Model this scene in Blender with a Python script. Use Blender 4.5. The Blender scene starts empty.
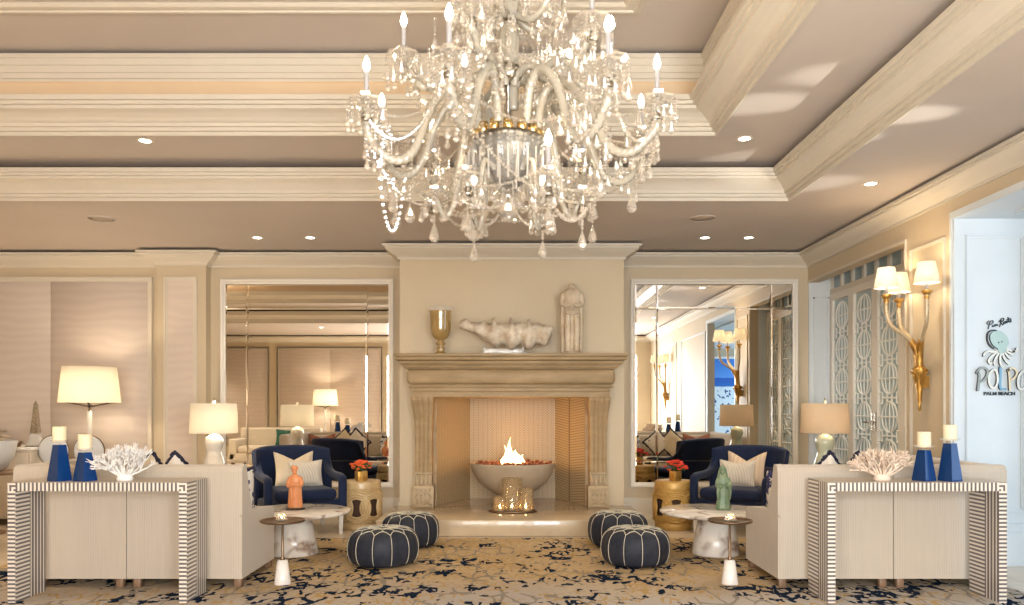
import bpy, bmesh, math, random
from mathutils import Vector, Matrix, noise
random.seed(7)
PI=math.pi; sin=math.sin; cos=math.cos
sc=bpy.context.scene
COL=sc.collection
G=0.008   # top of the rug

# ------------------------------------------------------------------ node helpers
class NT:
    def __init__(s,mat):
        s.t=mat.node_tree; s.n=s.t.nodes; s.l=s.t.links
    def put(s,sock,v):
        if v is None: return
        if hasattr(v,'is_output') or isinstance(v,bpy.types.NodeSocket): s.l.new(v,sock)
        else:
            try: sock.default_value=v
            except Exception:
                sock.default_value=tuple(v)+(1,) if len(v)==3 else v
    def m(s,op,a,b=None,c=None):
        n=s.n.new('ShaderNodeMath'); n.operation=op
        for i,v in enumerate((a,b,c)): s.put(n.inputs[i],v)
        return n.outputs[0]
    def co(s,kind='Object'):
        if not hasattr(s,'_tc'): s._tc=s.n.new('ShaderNodeTexCoord')
        return s._tc.outputs[kind]
    def xyz(s,v=None):
        n=s.n.new('ShaderNodeSeparateXYZ'); s.l.new(v or s.co(),n.inputs[0]); return n.outputs
    def mapv(s,scale=(1,1,1),rot=(0,0,0),loc=(0,0,0),v=None):
        n=s.n.new('ShaderNodeMapping'); s.l.new(v or s.co(),n.inputs[0])
        n.inputs['Scale'].default_value=scale; n.inputs['Rotation'].default_value=rot; n.inputs['Location'].default_value=loc
        return n.outputs[0]
    def noise(s,scale=5,detail=2,rough=.5,v=None,dist=0):
        n=s.n.new('ShaderNodeTexNoise'); s.l.new(v or s.co(),n.inputs['Vector'])
        n.inputs['Scale'].default_value=scale; n.inputs['Detail'].default_value=detail
        n.inputs['Roughness'].default_value=rough; n.inputs['Distortion'].default_value=dist
        return n.outputs['Fac']
    def noisec(s,scale=5,detail=2,v=None):
        n=s.n.new('ShaderNodeTexNoise'); s.l.new(v or s.co(),n.inputs['Vector'])
        n.inputs['Scale'].default_value=scale; n.inputs['Detail'].default_value=detail
        return n.outputs['Color']
    def wave(s,scale=5,dist=3,detail=2,v=None,dscale=1,dir='X'):
        n=s.n.new('ShaderNodeTexWave'); s.l.new(v or s.co(),n.inputs['Vector']); n.bands_direction=dir
        n.inputs['Scale'].default_value=scale; n.inputs['Distortion'].default_value=dist; n.inputs['Detail'].default_value=detail
        n.inputs['Detail Scale'].default_value=dscale
        return n.outputs['Fac']
    def voro(s,scale=5,v=None,feature='DISTANCE_TO_EDGE',rand=1):
        n=s.n.new('ShaderNodeTexVoronoi'); n.feature=feature; s.l.new(v or s.co(),n.inputs['Vector'])
        n.inputs['Scale'].default_value=scale; n.inputs['Randomness'].default_value=rand
        return n.outputs['Distance']
    def ramp(s,fac,stops):
        n=s.n.new('ShaderNodeValToRGB'); s.l.new(fac,n.inputs[0]); e=n.color_ramp.elements
        while len(e)<len(stops): e.new(.5)
        for i,(p,c) in enumerate(stops):
            e[i].position=p; e[i].color=tuple(c)+(1,) if len(c)==3 else c
        return n.outputs[0]
    def step(s,fac,lo,hi):
        n=s.n.new('ShaderNodeMapRange'); s.put(n.inputs[0],fac)
        n.inputs[1].default_value=lo; n.inputs[2].default_value=hi; n.clamp=True
        return n.outputs[0]
    def mix(s,f,a,b):
        n=s.n.new('ShaderNodeMix'); n.data_type='RGBA'
        s.put(n.inputs[0],f); s.put(n.inputs[6],a if not isinstance(a,tuple) else tuple(a)+(1,)); s.put(n.inputs[7],b if not isinstance(b,tuple) else tuple(b)+(1,))
        return n.outputs[2]
    def addv(s,a,b,k=1):
        n=s.n.new('ShaderNodeVectorMath'); n.operation='MULTIPLY_ADD'; s.l.new(b,n.inputs[0]); n.inputs[1].default_value=(k,k,k); s.l.new(a,n.inputs[2]); return n.outputs[0]
    def bump(s,h,strength=.3,dist=.01):
        n=s.n.new('ShaderNodeBump'); s.l.new(h,n.inputs['Height']); n.inputs['Strength'].default_value=strength; n.inputs['Distance'].default_value=dist
        return n.outputs[0]
def mat(name,col=(.8,.8,.8),rough=.5,metal=0,spec=.5,alpha=1,emit=None,es=0,trans=0,ior=1.45,coat=0,sheen=0):
    m=bpy.data.materials.new(name); m.use_nodes=True
    b=m.node_tree.nodes['Principled BSDF']; I=b.inputs
    I['Base Color'].default_value=tuple(col)+(1,); I['Roughness'].default_value=rough; I['Metallic'].default_value=metal
    I['Specular IOR Level'].default_value=spec; I['Alpha'].default_value=alpha; I['IOR'].default_value=ior
    I['Transmission Weight'].default_value=trans; I['Coat Weight'].default_value=coat; I['Sheen Weight'].default_value=sheen
    if emit: I['Emission Color'].default_value=tuple(emit)+(1,); I['Emission Strength'].default_value=es
    m.diffuse_color=tuple(col)+(1,)
    return m
def bs(m): return m.node_tree.nodes['Principled BSDF'].inputs
def noisy(name,c1,c2,scale=8,rough=.5,bump=0,bscale=60,detail=3,stretch=(1,1,1),**k):
    m=mat(name,c1,rough,**k); t=NT(m); v=t.mapv(stretch)
    t.put(bs(m)['Base Color'],t.mix(t.step(t.noise(scale,detail,.6,v),.3,.7),c1,c2))
    if bump: t.put(bs(m)['Normal'],t.bump(t.noise(bscale,3,.6,v),bump))
    return m

M={}
M['wall']=noisy('beige wall paint',(.56,.465,.33),(.58,.485,.345),3,.6)
M['breast']=noisy('breast paint',(.60,.50,.345),(.63,.525,.37),2,.6)
M['ceil']=noisy('taupe ceiling paint',(.565,.50,.45),(.585,.52,.47),2,.7)
M['cream']=noisy('cream trim paint',(.635,.575,.48),(.655,.595,.50),4,.45)
M['frieze']=noisy('golden frieze paint',(.70,.52,.34),(.72,.55,.36),4,.5)  # orange glow of the warm lamps put into the frieze colour
M['pale']=noisy('pale trim paint',(.66,.71,.74),(.69,.74,.77),4,.45)
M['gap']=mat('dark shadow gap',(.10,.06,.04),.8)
# moire fabric wall panels
m=mat('moire wall fabric',(.6,.5,.42),.5); t=NT(m)
v=t.mapv((.7,1,1.5)); w=t.wave(2.0,7,2,v,1.1,'Z')
t.put(bs(m)['Base Color'],t.mix(t.step(w,.2,.8),(.62,.53,.465),(.65,.56,.49))); M['moire']=m
# travertine floor
m=noisy('travertine tile',(.60,.50,.38),(.68,.58,.46),3,.25); t=NT(m)
X=t.xyz(); fx=t.m('FRACT',t.m('DIVIDE',X[0],.61)); fy=t.m('FRACT',t.m('DIVIDE',X[1],.61))
g=t.m('MAXIMUM',t.m('LESS_THAN',fx,.008),t.m('LESS_THAN',fy,.008))
t.put(bs(m)['Base Color'],t.mix(g,t.mix(t.step(t.noise(2.5,5,.6),.3,.7),(.60,.50,.38),(.70,.60,.47)),(.42,.34,.25))); M['floor']=m
# rug
m=mat('coral branch rug',(.5,.4,.3),1,spec=0); t=NT(m)
base=t.mix(t.step(t.noise(1.1,3,.6),.35,.65),(.48,.34,.18),(.54,.41,.25))
base=t.mix(t.step(t.noise(30,2,.6),.45,.75),base,(.36,.26,.16))
ed=t.m('ABSOLUTE',t.xyz()[0])
cool=t.m('MULTIPLY',t.step(t.m('ADD',t.m('MULTIPLY',t.m('SUBTRACT',6.6,t.xyz()[1]),.55),t.m('MULTIPLY',t.noise(.9,3,.6),1.2)),1.0,1.6),.75)  # greyer towards the front: rug colour and cool light painted together
base=t.mix(cool,base,(.42,.42,.43))
wv=t.addv(t.mapv((1.35,.58,1)),t.noisec(6,3),.10)
e1=t.voro(5.2,wv); e2=t.voro(11.5,wv)
line=t.m('MAXIMUM',t.m('LESS_THAN',e1,.085),t.m('MULTIPLY',t.m('LESS_THAN',e2,.12),t.m('GREATER_THAN',t.noise(4,2,.5,t.mapv(loc=(3,1,0))),.47)))
mask=t.m('GREATER_THAN',t.noise(2.1,3,.65,t.mapv(loc=(1.2,5,0))),.52)
brk=t.m('GREATER_THAN',t.noise(9,2,.5,t.mapv(loc=(7,2,0))),.44)
navy=t.m('MULTIPLY',t.m('MULTIPLY',line,mask),brk)
gm=t.m('MULTIPLY',t.m('LESS_THAN',e2,.075),t.m('GREATER_THAN',t.noise(2.6,3,.6,t.mapv(loc=(9,9,0))),.52))
base=t.mix(t.m('MULTIPLY',gm,.8),base,(.44,.29,.11))
gm2=t.m('MULTIPLY',t.m('LESS_THAN',e1,.05),t.m('GREATER_THAN',t.noise(1.8,3,.6,t.mapv(loc=(4,19,0))),.5))
base=t.mix(t.m('MULTIPLY',gm2,.75),base,(.22,.20,.17))
t.put(bs(m)['Base Color'],t.mix(navy,base,(.014,.023,.045)))
t.put(bs(m)['Normal'],t.bump(t.noise(180,2,.6),.5,.004)); M['rug']=m
M['stone']=noisy('tan limestone',(.335,.235,.12),(.46,.335,.19),3,.55,.15,40,5,(1,1,3))
M['stone2']=noisy('pale limestone',(.44,.335,.20),(.52,.405,.26),6,.6,.3,50,4)
M['hearth']=noisy('polished cream marble',(.45,.35,.235),(.54,.435,.30),2.5,.24,0,5,6,(1,1,1),coat=.3)
# herringbone firebox tile
m=mat('herringbone firebrick',(.6,.45,.3),.45); t=NT(m); X=t.xyz()
h=t.m('ADD',t.m('ADD',X[0],t.m('MULTIPLY',X[1],.6)),5)
fx=t.m('MULTIPLY',t.m('ABSOLUTE',t.m('SUBTRACT',t.m('FRACT',t.m('DIVIDE',h,.11)),.5)),.11)
s=t.m('FRACT',t.m('DIVIDE',t.m('ADD',X[2],fx),.030))
s2=t.m('LESS_THAN',t.m('FRACT',t.m('DIVIDE',h,.055)),.06)
g=t.m('MAXIMUM',t.m('LESS_THAN',s,.22),s2)
t.put(bs(m)['Base Color'],t.mix(g,(.46,.35,.20),(.21,.145,.075))); t.put(bs(m)['Normal'],t.bump(g,-.4,.004)); M['herring']=m
M['bowlstone']=noisy('cast stone bowl',(.38,.31,.22),(.46,.38,.28),5,.5,.1,40)
M['lava']=noisy('red lava rock',(.16,.05,.03),(.28,.10,.05),30,.8,.5,80)
M['flame']=mat('flame',(1,.7,.3),.5,emit=(1,.62,.22),es=4.5)
m=M['flame']; t=NT(m); z=t.xyz()[2]
t.put(bs(m)['Emission Color'],t.ramp(t.step(z,.60,.95),[(0,(1,.75,.38)),(.45,(1,.55,.16)),(1,(1,.30,.04))]))
# sofas
def ribfab(name,c1,c2,p=.012):
    m=mat(name,c1,.85,spec=.2,sheen=.3); t=NT(m); X=t.xyz()
    f=t.m('FRACT',t.m('DIVIDE',t.m('ADD',X[0],X[1]),p)); n=t.noise(40,2,.6,t.mapv((1,1,.08)))
    t.put(bs(m)['Base Color'],t.mix(t.m('ADD',t.m('MULTIPLY',t.m('LESS_THAN',f,.4),.45),t.m('MULTIPLY',n,.5)),c1,c2))
    t.put(bs(m)['Normal'],t.bump(f,.15,.002)); return m
M['sofa']=ribfab('ribbed oatmeal sofa fabric',(.56,.49,.405),(.42,.36,.29))
M['cushion']=noisy('cream cushion fabric',(.66,.58,.47),(.6,.52,.42),20,.9,.2,200)
M['woodleg']=noisy('brown wood',(.20,.12,.07),(.26,.16,.10),10,.45,0,60,3,(1,1,.1))
M['navy']=noisy('navy velvet',(.003,.009,.034),(.006,.016,.058),7,.7,.1,90,sheen=.08,spec=.3)
M['white']=mat('white lacquer',(.78,.75,.70),.35)
M['rust']=noisy('rust velvet',(.30,.11,.06),(.36,.15,.09),9,.8)
M['green']=noisy('green velvet',(.01,.07,.045),(.02,.10,.07),9,.8)
m=ribfab('striped cream pillow',(.72,.66,.56),(.50,.44,.36),.03); M['stripepil']=m
m=mat('pleated tan pillow',(.5,.38,.26),.85); t=NT(m)
t.put(bs(m)['Base Color'],t.mix(t.m('LESS_THAN',t.m('FRACT',t.m('DIVIDE',t.xyz()[0],.045)),.5),(.68,.54,.40),(.60,.46,.33))); M['pleatpil']=m
M['creampil']=noisy('cream pillow',(.74,.66,.52),(.62,.48,.30),3,.85)
m=mat('navy floral pillow',(.7,.66,.6),.85); t=NT(m)
t.put(bs(m)['Base Color'],t.mix(t.m('GREATER_THAN',t.noise(14,3,.6),.54),(.74,.70,.64),(.03,.035,.12))); M['floral']=m
m=mat('white pillow with small dots',(.7,.66,.6),.85); t=NT(m)
t.put(bs(m)['Base Color'],t.mix(t.m('LESS_THAN',t.voro(12,None,'F1',.4),.22),(.78,.72,.64),(.42,.33,.27))); M['dots']=m
M['fringe']=noisy('navy fringe',(.012,.012,.03),(.03,.03,.06),60,.9,.4,200)
# console inlay
HW,ZT,TH=.57,.765,.055
def inlay(name,kind):
    m=mat(name,(.5,.5,.5),.3,coat=.2); t=NT(m); X=t.xyz(); P=.026
    ax=t.m('ABSOLUTE',X[0])
    def st(c,p=P,f=.5): return t.m('LESS_THAN',t.m('FRACT',t.m('DIVIDE',c,p)),f)
    if kind=='front':
        u=t.m('SUBTRACT',ax,HW-.05); w=t.m('SUBTRACT',X[2],ZT-TH)
        up=t.m('GREATER_THAN',u,0); wp=t.m('GREATER_THAN',w,0)
        cor=t.m('MAXIMUM',u,w)
        a=t.m('ADD',t.m('MULTIPLY',wp,cor),t.m('MULTIPLY',t.m('SUBTRACT',1,wp),t.m('ADD',w,2.6)))
        c=t.m('ADD',t.m('MULTIPLY',up,a),t.m('MULTIPLY',t.m('SUBTRACT',1,up),t.m('ADD',X[0],2.6)))
        s=st(c)
    elif kind in('side','side2'):
        fr=t.m('LESS_THAN',X[1],.15) if kind=='side' else t.m('GREATER_THAN',X[1],.15)
        s=t.m('ADD',t.m('MULTIPLY',fr,st(t.m('ADD',X[2],2.6))),t.m('MULTIPLY',t.m('SUBTRACT',1,fr),st(X[1],.034,.62)))
    else:
        s=st(X[1],.034,.45)
    t.put(bs(m)['Base Color'],t.mix(s,(.74,.68,.60),(.13,.115,.12))); return m
M['in_front']=inlay('bone inlay front','front'); M['in_side']=inlay('bone inlay side','side'); M['in_side2']=inlay('bone inlay side reversed','side2'); M['in_top']=inlay('bone inlay top','top')
m=mat('console top bone',(.5,.42,.33),.35); t=NT(m)
t.put(bs(m)['Base Color'],t.mix(t.m('LESS_THAN',t.m('FRACT',t.m('DIVIDE',t.xyz()[0],.026)),.5),(.58,.50,.41),(.40,.34,.28))); M['in_top']=m
# glass & crystal
def glassy(name,col,alpha,rough=.03,spec=1.0,trans=0):
    m=mat(name,col,rough,spec=spec,alpha=alpha,ior=1.6); return m
M['crystal']=mat('cut crystal',(1,.98,.94),.07,metal=.85,alpha=.42)
M['crystalarm']=glassy('twisted glass arm',(.50,.455,.37),.92,.12)
M['clear']=glassy('clear glass',(.95,.95,.92),.16,.02)
M['rodglass']=glassy('hanging glass rod',(.7,.66,.6),.40,.03)
M['hurricane']=glassy('smoky hurricane glass',(.50,.36,.20),.40,.03)
M['amber']=glassy('amber mercury glass',(.42,.27,.09),.86,.12)
M['silver']=noisy('chased silver',(.55,.52,.46),(.25,.22,.19),50,.25,.4,60,metal=1)
M['darksilver']=noisy('dark chased silver',(.30,.27,.23),(.12,.11,.09),60,.3,.5,70,metal=1)
M['brass']=mat('brass',(.72,.52,.24),.25,metal=1)
M['gold']=noisy('antique gilt',(.62,.36,.09),(.40,.21,.05),25,.38,.3,60,metal=.75)
M['pearl']=noisy('pearly gilt arm',(.62,.50,.34),(.50,.38,.22),40,.35,.2,60,metal=.35)
M['candle']=mat('candle sleeve',(.42,.40,.40),.5)
M['bulb']=mat('glowing bulb',(1,.9,.7),.5,emit=(1,.84,.60),es=62)
M['wax']=mat('ivory wax',(.86,.76,.55),.5,spec=.3); bs(M['wax'])['Subsurface Weight'].default_value=.2
M['tealight']=mat('candle flame',(1,.7,.3),.5,emit=(1,.6,.2),es=60)
M['blueglass']=mat('cobalt glass',(.008,.035,.12),.15,spec=.35)
M['blueglass2']=mat('bright cobalt glass',(.006,.045,.19),.15,spec=.35)  # same glass painted brighter for the lit facets
M['coralw']=mat('white coral',(.86,.85,.84),.8)
M['coralp']=mat('peach coral',(.80,.66,.54),.8)
# marble
def marble(name,base,vein,sc=2.2,w=.035):
    m=mat(name,base,.15); t=NT(m)
    vv=t.addv(t.co(),t.noisec(2.5,4),.35); d=t.voro(sc,vv)
    f=t.m('MULTIPLY',t.m('SUBTRACT',1,t.step(d,0,w)),t.step(t.noise(5,3),.42,.62))
    c=t.mix(t.m('MULTIPLY',t.step(t.noise(3,5,.65),.45,.75),.35),base,vein)
    t.put(bs(m)['Base Color'],t.mix(f,c,vein)); return m
M['marble']=marble('veined white marble',(.74,.69,.62),(.27,.18,.13),4.5,.14)
M['marblew']=marble('white marble',(.80,.76,.72),(.6,.55,.5),3,.02)
M['bronze']=noisy('dark bronze',(.16,.10,.06),(.22,.14,.08),20,.35,metal=.8)
M['leather']=noisy('navy leather',(.020,.023,.034),(.034,.037,.048),12,.5,.15,90,spec=.2)
M['stitch']=mat('cream stitching',(.60,.55,.43),.8)
M['coralred']=noisy('coral orange ceramic',(.62,.22,.08),(.72,.32,.14),14,.4,.1,40)
M['jade']=noisy('celadon green stone',(.12,.20,.12),(.25,.31,.19),12,.35,.2,50)
M['darkbronze']=mat('dark bronze arms',(.04,.025,.015),.5,metal=.3)
M['blackbase']=mat('black wood base',(.03,.02,.015),.4)
M['weatherwhite']=noisy('weathered white stone',(.72,.62,.47),(.50,.38,.25),7,.7,.5,30)
M['shell']=noisy('giant clam shell',(.84,.76,.62),(.50,.38,.26),10,.7,.5,40)
M['acrylic']=glassy('clear acrylic',(.75,.75,.72),.45,.05)
M['woven']=noisy('cream gold woven drum glaze',(.62,.46,.24),(.44,.30,.14),8,.35,.2,60,coat=.3)
M['golddrum']=noisy('gold glazed drum',(.60,.37,.11),(.42,.24,.06),8,.4,.2,60,metal=.2)
M['hole']=mat('dark drum inside',(.07,.035,.02),.8)
M['flower']=noisy('orange red petals',(.72,.09,.02),(.85,.16,.03),20,.6)
M['flowerr']=noisy('red petals',(.60,.03,.015),(.75,.07,.03),20,.6)
M['leaf']=mat('dark green leaves',(.04,.10,.02),.6)
# shades
def shade(name,col,tr=.5):
    m=bpy.data.materials.new(name); m.use_nodes=True; t=NT(m); t.n.clear()
    o=t.n.new('ShaderNodeOutputMaterial'); a=t.n.new('ShaderNodeBsdfDiffuse'); b=t.n.new('ShaderNodeBsdfTranslucent'); x=t.n.new('ShaderNodeMixShader')
    a.inputs[0].default_value=tuple(col)+(1,); b.inputs[0].default_value=tuple(col)+(1,); x.inputs[0].default_value=tr
    t.l.new(a.outputs[0],x.inputs[1]); t.l.new(b.outputs[0],x.inputs[2]); t.l.new(x.outputs[0],o.inputs[0]); return m
M['shade']=shade('cream linen shade',(.86,.82,.74)); M['shade2']=shade('beige linen shade',(.72,.60,.45),.4)
M['porcelain']=mat('white porcelain',(.80,.75,.66),.15,coat=.5)
M['celadon']=mat('pale celadon porcelain',(.62,.66,.50),.15,coat=.5)
M['mirror']=mat('silvered mirror',(.97,.97,.96),.0,metal=1)
M['mirrorbev']=mat('mirror bevel',(.95,.94,.92),.02,metal=1)
M['whiteframe']=mat('painted frame',(.76,.71,.63),.45)
M['latglass']=mat('pale frosted door glass',(.46,.57,.60),.45,spec=.5)
M['transom']=mat('blue grey transom glass',(.33,.42,.47),.08,spec=.8)
M['lattice']=mat('silvered lattice',(.86,.87,.84),.4)
M['downl']=mat('downlight lens',(1,1,1),.5,emit=(1,.9,.75),es=9)
M['speaker']=mat('ceiling speaker grille',(.46,.38,.31),.8)
M['letterw']=mat('pale letter face',(.80,.80,.74),.5); M['letterg']=mat('grey letter face',(.33,.36,.34),.5)
M['lettery']=mat('cream letter face',(.80,.68,.48),.5); M['lettert']=mat('pale aqua face',(.44,.58,.55),.5)
M['letterb']=mat('soft blue letter face',(.20,.40,.56),.5)
M['ink']=mat('dark letter returns',(.035,.045,.055),.5)
M['terra']=noisy('driftwood',(.62,.50,.36),(.42,.32,.22),9,.8,.3,40)
M['greywhite']=mat('pale grey glazed bowl',(.66,.68,.70),.3)
M['sky']=mat('window daylight',(.8,.9,1),.5,emit=(.6,.8,1),es=.9)
m=mat('beach photograph',(.5,.6,.8),.4); t=NT(m); X=t.xyz()
c=t.ramp(t.m('ADD',X[2],t.m('MULTIPLY',t.m('SUBTRACT',t.noise(9,3,.6,t.mapv((1,1,3))),.5),.02)),[(0,(.80,.84,.86)),(.62,(.72,.78,.82)),(.63,(.01,.14,.50)),(.74,(.01,.09,.45)),(.745,(.10,.30,.75)),(1,(.04,.20,.62))])
c.node.color_ramp.interpolation='LINEAR'
spk=t.m('MULTIPLY',t.m('GREATER_THAN',t.noise(14,1,.5,t.mapv((1,1,1.6))),.62),t.m('LESS_THAN',X[2],.6))
t.put(bs(m)['Base Color'],t.mix(spk,c,(.05,.10,.25))); M['beach']=m

# ------------------------------------------------------------------ mesh builder
class MB:
    def __init__(s): s.v=[]; s.f=[]; s.mi=[]; s.sm=[]
    def add(s,vs,fs,mi=0,smooth=False):
        o=len(s.v); s.v+= [tuple(x) for x in vs]
        for f in fs: s.f.append(tuple(i+o for i in f)); s.mi.append(mi); s.sm.append(smooth)
        return s
    def box(s,x0,x1,y0,y1,z0,z1,mi=0,M4=None):
        vs=[Vector((x,y,z)) for z in (z0,z1) for y in (y0,y1) for x in (x0,x1)]
        if M4: vs=[M4@v for v in vs]
        return s.add(vs,[(0,2,3,1),(4,5,7,6),(0,1,5,4),(2,6,7,3),(0,4,6,2),(1,3,7,5)],mi)
    def rbox(s,x0,x1,y0,y1,z0,z1,r=.02,seg=3,mi=0,M4=None,puff=0):
        bm=bmesh.new(); bmesh.ops.create_cube(bm,size=1)
        bmesh.ops.scale(bm,vec=(x1-x0,y1-y0,z1-z0),verts=bm.verts)
        r=min(r,.49*min(x1-x0,y1-y0,z1-z0))
        bmesh.ops.bevel(bm,geom=bm.edges[:],offset=r,segments=seg,profile=.5,affect='EDGES')
        bmesh.ops.translate(bm,vec=((x0+x1)/2,(y0+y1)/2,(z0+z1)/2),verts=bm.verts)
        if M4: bmesh.ops.transform(bm,matrix=M4,verts=bm.verts)
        bm.verts.index_update()
        s.add([v.co.copy() for v in bm.verts],[[v.index for v in f.verts] for f in bm.faces],mi,True); bm.free(); return s
    def lathe(s,prof,c=(0,0,0),n=32,mi=0,smooth=True,a0=0,sx=1,sy=1,cap=True,fn=None):
        vs=[];fs=[]
        for (r,z) in prof:
            for k in range(n):
                a=a0+2*PI*k/n; rr=r*(fn(a,z) if fn else 1)
                vs.append((c[0]+rr*cos(a)*sx,c[1]+rr*sin(a)*sy,c[2]+z))
        for i in range(len(prof)-1):
            for k in range(n):
                k2=(k+1)%n; fs.append((i*n+k,i*n+k2,(i+1)*n+k2,(i+1)*n+k))
        if cap and prof[0][0]>1e-5: fs.append(tuple(reversed(range(n))))
        if cap and prof[-1][0]>1e-5: fs.append(tuple((len(prof)-1)*n+k for k in range(n)))
        return s.add(vs,fs,mi,smooth)
    def tube(s,path,r,n=8,mi=0,closed=False,smooth=True,ribs=0,twist=0,amp=.25,cap=True):
        P=[Vector(p) for p in path]; L=len(P); vs=[];fs=[]
        R=r if callable(r) else (lambda t:r)
        up=None; acc=0
        for i in range(L):
            a=P[i-1] if (i>0 or closed) else P[i]; b=P[(i+1)%L] if (i<L-1 or closed) else P[i]
            d=(b-a); d=d.normalized() if d.length>1e-9 else Vector((0,0,1))
            if up is None:
                up=Vector((0,0,1)) if abs(d.z)<.9 else Vector((1,0,0))
            x=up-d*up.dot(d); x=x.normalized() if x.length>1e-6 else d.orthogonal().normalized()
            up=x; y=d.cross(x)
            if i>0: acc+=(P[i]-P[i-1]).length
            rr=R(i/max(1,L-1))
            for k in range(n):
                th=2*PI*k/n; q=rr*(1+(amp*cos(ribs*th+twist*acc) if ribs else 0))
                vs.append(P[i]+x*q*cos(th)+y*q*sin(th))
        for i in range(L if closed else L-1):
            j=(i+1)%L
            for k in range(n):
                k2=(k+1)%n; fs.append((i*n+k,i*n+k2,j*n+k2,j*n+k))
        if cap and not closed: fs.append(tuple(reversed(range(n)))); fs.append(tuple((L-1)*n+k for k in range(n)))
        return s.add(vs,fs,mi,smooth)
    def ball(s,c,r,sub=1,mi=0,sc=(1,1,1),smooth=True):
        v,f=ICO[sub]; return s.add([(c[0]+p[0]*r*sc[0],c[1]+p[1]*r*sc[1],c[2]+p[2]*r*sc[2]) for p in v],f,mi,smooth)
    def loft(s,rings,mi=0,smooth=True,cap=True):
        n=len(rings[0]); vs=[p for r in rings for p in r]; fs=[]
        for i in range(len(rings)-1):
            for k in range(n):
                k2=(k+1)%n; fs.append((i*n+k,i*n+k2,(i+1)*n+k2,(i+1)*n+k))
        if cap: fs.append(tuple(reversed(range(n)))); fs.append(tuple((len(rings)-1)*n+k for k in range(n)))
        return s.add(vs,fs,mi,smooth)
    def extrude(s,poly,axis,a,b,mi=0,smooth=False):
        def mk(p,w):
            return {'x':(w,p[0],p[1]),'y':(p[0],w,p[1]),'z':(p[0],p[1],w)}[axis]
        n=len(poly); vs=[mk(p,a) for p in poly]+[mk(p,b) for p in poly]
        fs=[tuple(range(n)),tuple(reversed(range(n,2*n)))]+[(k,n+k,n+(k+1)%n,(k+1)%n) for k in range(n)]
        return s.add(vs,fs,mi,smooth)
    def xf(s,M4):
        s.v=[tuple(M4@Vector(v)) for v in s.v]; return s
    def mesh(s,name):
        me=bpy.data.meshes.new(name); me.from_pydata(s.v,[],s.f); me.polygons.foreach_set('use_smooth',s.sm); me.polygons.foreach_set('material_index',s.mi)
        bm=bmesh.new(); bm.from_mesh(me); bmesh.ops.recalc_face_normals(bm,faces=bm.faces); bm.to_mesh(me); bm.free()
        return me
    def build(s,name,mats,parent=None,loc=None,rz=0,label=None,auto=None):
        me=s.mesh(name); o=bpy.data.objects.new(name,me); COL.objects.link(o)
        for mm in (mats if isinstance(mats,(list,tuple)) else [mats]): me.materials.append(mm)
        if parent: o.parent=parent
        if loc: o.location=loc
        o.rotation_euler.z=rz
        if label: o['label']=label
        if auto is not None:
            try:
                bm=bmesh.new(); bm.from_mesh(me)
                for e in bm.edges:
                    if len(e.link_faces)==2 and e.calc_face_angle(0)>auto: e.smooth=False
                bm.to_mesh(me); bm.free()
            except Exception: pass
        return o
ICO={}
for sub in (0,1,2,3):
    bm=bmesh.new()
    bmesh.ops.create_icosphere(bm,subdivisions=max(1,sub),radius=1)
    if sub==0:
        pass
    bm.verts.index_update(); ICO[sub]=([tuple(v.co) for v in bm.verts],[tuple(v.index for v in f.verts) for f in bm.faces]); bm.free()

def thing(name,label,cat,loc=(0,0,0),rz=0,group=None):
    o=bpy.data.objects.new(name,None); COL.objects.link(o); o.empty_display_size=.1
    o.location=loc; o.rotation_euler.z=rz; o['label']=label; o['category']=cat
    if group: o['group']=group
    return o
def tag(o,label,cat,group=None):
    o['label']=label; o['category']=cat
    if group: o['group']=group
    return o
def st(o): o['kind']='structure'; return o
def kids(o): return [c for c in bpy.data.objects if c.parent==o]
def dup(root,loc,rz,label=None,mats=None):
    r=root.copy(); COL.objects.link(r); r.location=loc; r.rotation_euler.z=rz
    if label: r['label']=label
    for ch in kids(root):
        c=ch.copy(); COL.objects.link(c); c.parent=r
        for g in kids(ch):
            d=g.copy(); COL.objects.link(d); d.parent=c
    return r
def RZ(a): return Matrix.Rotation(a,4,'Z')
def TR(x,y,z): return Matrix.Translation((x,y,z))
def smoothpath(pts,n=8):
    P=[Vector(p) for p in pts]; out=[]
    for i in range(len(P)-1):
        p0=P[max(0,i-1)];p1=P[i];p2=P[i+1];p3=P[min(len(P)-1,i+2)]
        for k in range(n):
            t=k/n; out.append(.5*((2*p1)+(p2-p0)*t+(2*p0-5*p1+4*p2-p3)*t*t+(3*p1-p0-3*p2+p3)*t**3))
    out.append(P[-1]); return out
def lamp(name,kind,loc,power,col=(1,.8,.55),radius=.05,parent=None,**k):
    l=bpy.data.lights.new(name,kind); l.energy=power; l.color=col
    if kind in('POINT','SPOT'): l.shadow_soft_size=radius
    o=bpy.data.objects.new(name,l); COL.objects.link(o); o.location=loc
    if parent: o.parent=parent
    for a,b in k.items():
        if a=='rot': o.rotation_euler=b
        else: setattr(l,a,b)
    return o

# ------------------------------------------------------------------ room shell
XR=3.515; YB=9.2; XL=-8.6; YR=-1.4; YBR=8.7; Z1=3.08; Z2=3.37; Z3=3.97
BL,BR=-1.23,1.27; OL,OR=-.82,.84; HZ=.164; LZ=1.364
XG=6.9  # gallery outer wall
st(MB().box(XL-.1,XG+.1,YR-.1,YB+.1,-.1,0).build('floor',M['floor']))
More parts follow.
